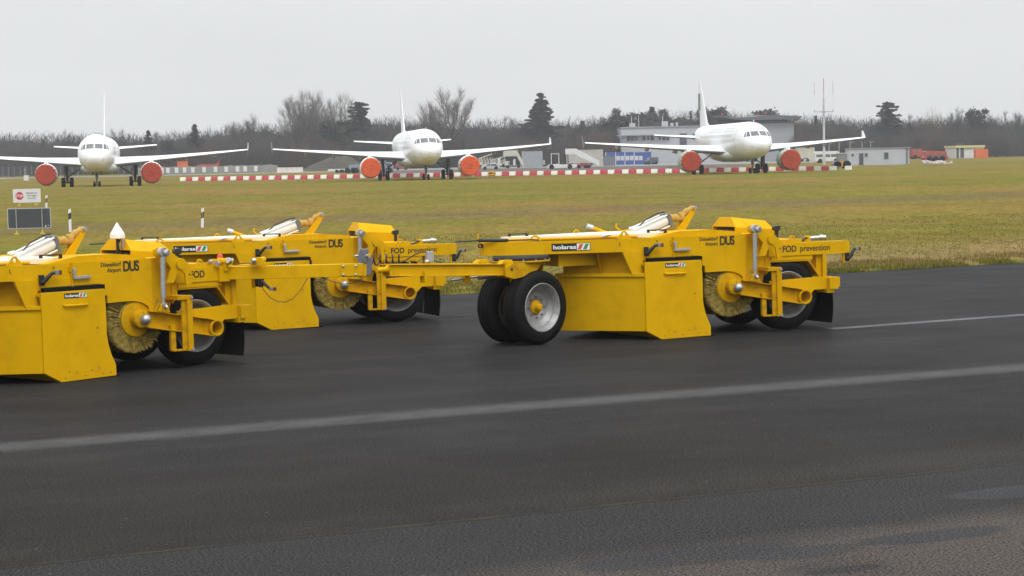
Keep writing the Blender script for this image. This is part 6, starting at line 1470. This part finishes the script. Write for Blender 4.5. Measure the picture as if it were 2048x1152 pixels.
# the ones that stand out
tree('poplar', 612, 171, 470, 'tallest bare poplar, left of the two big round-topped poplars', 1.0)
tree('poplar', 640, 176, 474, 'bare poplar crowding the right side of the tallest poplar', 0.85)
tree('poplar', 690, 180, 472, 'second big bare poplar, right behind a dark evergreen', 1.0)
tree('cedar', 727, 200, 462, 'dark broad evergreen standing against the right poplar', 0.95)
tree('pine', 672, 230, 458, 'low dark rounded evergreen in front of the two big poplars', 1.0)
tree('open', 908, 165, 470, 'tall bare tree with an open forked crown, right of the middle airliner tail', 1.05)
tree('poplar', 872, 202, 474, 'smaller bare tree leaning at the left of the open forked tree', 0.9)
tree('spruce', 1088, 182, 468, 'dark pointed spruce standing alone above the bare trees', 1.15)
tree('slim', 1387, 218, 500, 'narrow dark spruce above the roof of the grey building', 0.6)
tree('spruce', 1310, 211, 505, 'dark spruce left of the narrow one above the grey building', 1.08)
tree('pine', 1342, 218, 505, 'rounded dark pine above the roof units of the grey building', 1.35)
tree('pine', 1283, 213, 502, 'dark pine with bare branches above the left half of the grey building', 1.49)
tree('pine', 1367, 227, 500, 'small dark pine between rounded pine and narrow spruce', 1.08)
tree('pine', 1436, 206, 505, 'dark pine right of the tail fin of the right airliner', 1.49)
tree('pine', 1460, 213, 506, 'dark pine above the left end of the swept roof', 1.22)
tree('pine', 1528, 208, 508, 'dark pine above the middle of the swept roof', 1.55)
tree('pine', 1580, 221, 506, 'dark pine at the right end of the swept roof', 1.35)
tree('slim', 1636, 228, 498, 'small pointed conifer directly left of the radio mast', 0.8)
tree('cedar', 1779, 201, 470, 'broad dark cedar with tiered branches right of the radio mast', 1.0)
tree('bushr', 1869, 207, 474, 'reddish brown conical tree at the right side', 0.75)
tree('oak', 1918, 208, 478, 'bare tree right of the reddish conical tree', 0.9)
tree('pine', 1957, 206, 482, 'dark ragged conifer near the right edge', 0.9)
tree('spruce', 398, 246, 462, 'dark layered conifer right of the left airliner tailplane', 0.95)
tree('oak', 505, 221, 470, 'bare tree group between left conifer and the poplars', 1.2)
tree('spruce', 305, 258, 466, 'dark conifer just right of the left airliner tail fin', 0.9)
tree('pine', 345, 272, 455, 'low dark rounded evergreen left of the layered conifer', 1.0)
tree('pine', 1231, 217, 480, 'dark ivy-clad tree at the left of the grey building', 1.1)
tree('oak', 1655, 224, 500, 'bare brownish tree behind the radio mast', 1.2)
# the canopy: rows of bare trees and shrubs, taller row behind
def sky_y(px):
    return float(np.interp(px, [-120, 0, 130, 300, 420, 520, 600, 760, 840, 930, 1010, 1060, 1150, 1220, 1300, 1400, 1600, 1680, 1720, 1830, 1900, 2060, 2180], [262, 266, 266, 268, 258, 246, 250, 232, 236, 240, 238, 242, 236, 231, 222, 223, 229, 230, 236, 238, 234, 233, 232]))
px = -90.0
while px < 2150:
    Y = rt.uniform(476, 500); tree('oak', px, sky_y(px)+rt.uniform(-16, 6), Y, 'bare grey-brown tree in the long row behind the airfield', rt.uniform(.85, 1.25), GT); px += rt.uniform(26, 44)
for row, (Y0, dy, step) in enumerate(((455, 20, 22), (466, 12, 24), (484, 3, 23))):
    px = -100.0+row*9
    while px < 2160:
        kind = 'bushr' if rt.random() < 0.18 else 'bush'; Y = Y0+rt.uniform(-6, 6)
        if 1240 < px < 1610: Y = max(Y, 482)
        tree(kind, px, sky_y(px)+dy+rt.uniform(-7, 9), Y, 'reddish bare shrub in the thicket below the tree row' if kind == 'bushr' else 'grey bare shrub in the thicket below the tree row', rt.uniform(.9, 1.3), 'reddish '+GS if kind == 'bushr' else 'grey '+GS); px += step*rt.uniform(.8, 1.2)
px = -80.0
while px < 2150:
    if not 560 < px < 760 and not 1240 < px < 1600: tree('pine' if rt.random() < .75 else 'spruce', px, sky_y(px)+rt.uniform(4, 26), rt.uniform(470, 484), 'dark evergreen half hidden among the bare trees', rt.uniform(.8, 1.2), GC)
    px += rt.uniform(70, 130)
# the wood behind, one dense mass
rr = random.Random(4); M_ = Seg()
for k in range(60000):
    px = rr.uniform(-160, 2220); Y = rr.uniform(500, 545); zt = (Za(px, sky_y(px)+7, 520)-GF)*rr.uniform(.85, 1.05); z = GF+zt*rr.random()**0.85; c = Vector((Xa(px, Y), Y, z))
    M_.stick(c, c+Vector((rr.gauss(0, .5), rr.gauss(0, .3), rr.uniform(.5, 1.8))), .05, .012)
for k in range(14000):
    px = rr.uniform(-160, 2220); Y = rr.uniform(515, 545); zt = (Za(px, sky_y(px)+20, 520)-GF); c = Vector((Xa(px, Y), Y, GF+zt*rr.random()))
    M_.quad(c, Vector((rr.gauss(0, .5), rr.gauss(0, .5), rr.gauss(0, .5))), Vector((rr.gauss(0, .5), rr.gauss(0, .5), rr.gauss(0, .5))))
o = bpy.data.objects.new('woods', M_.mesh('woods', TWIG)); col.objects.link(o); tag(o, 'dense bare winter wood filling the skyline behind the trees', 'woods', kind='stuff')

# ------------------------------------------------------------------ the damp air
HAZE = 0.00033
if HAZE > 0:
    m = MB(); m.box((0, 290, 17), (500, 600, 42)); hz = m.build('haze', [], None)
    mm = bpy.data.materials.new('damp_air'); mm.use_nodes = True; n = mm.node_tree.nodes; n.remove(n['Principled BSDF'])
    pv = n.new('ShaderNodeVolumePrincipled'); pv.inputs['Color'].default_value = (0.97, 0.98, 1.0, 1); pv.inputs['Density'].default_value = HAZE; pv.inputs['Anisotropy'].default_value = 0.2
    mm.node_tree.links.new(pv.outputs[0], n['Material Output'].inputs['Volume']); hz.data.materials.clear(); hz.data.materials.append(mm); tag(hz, kind='stuff')
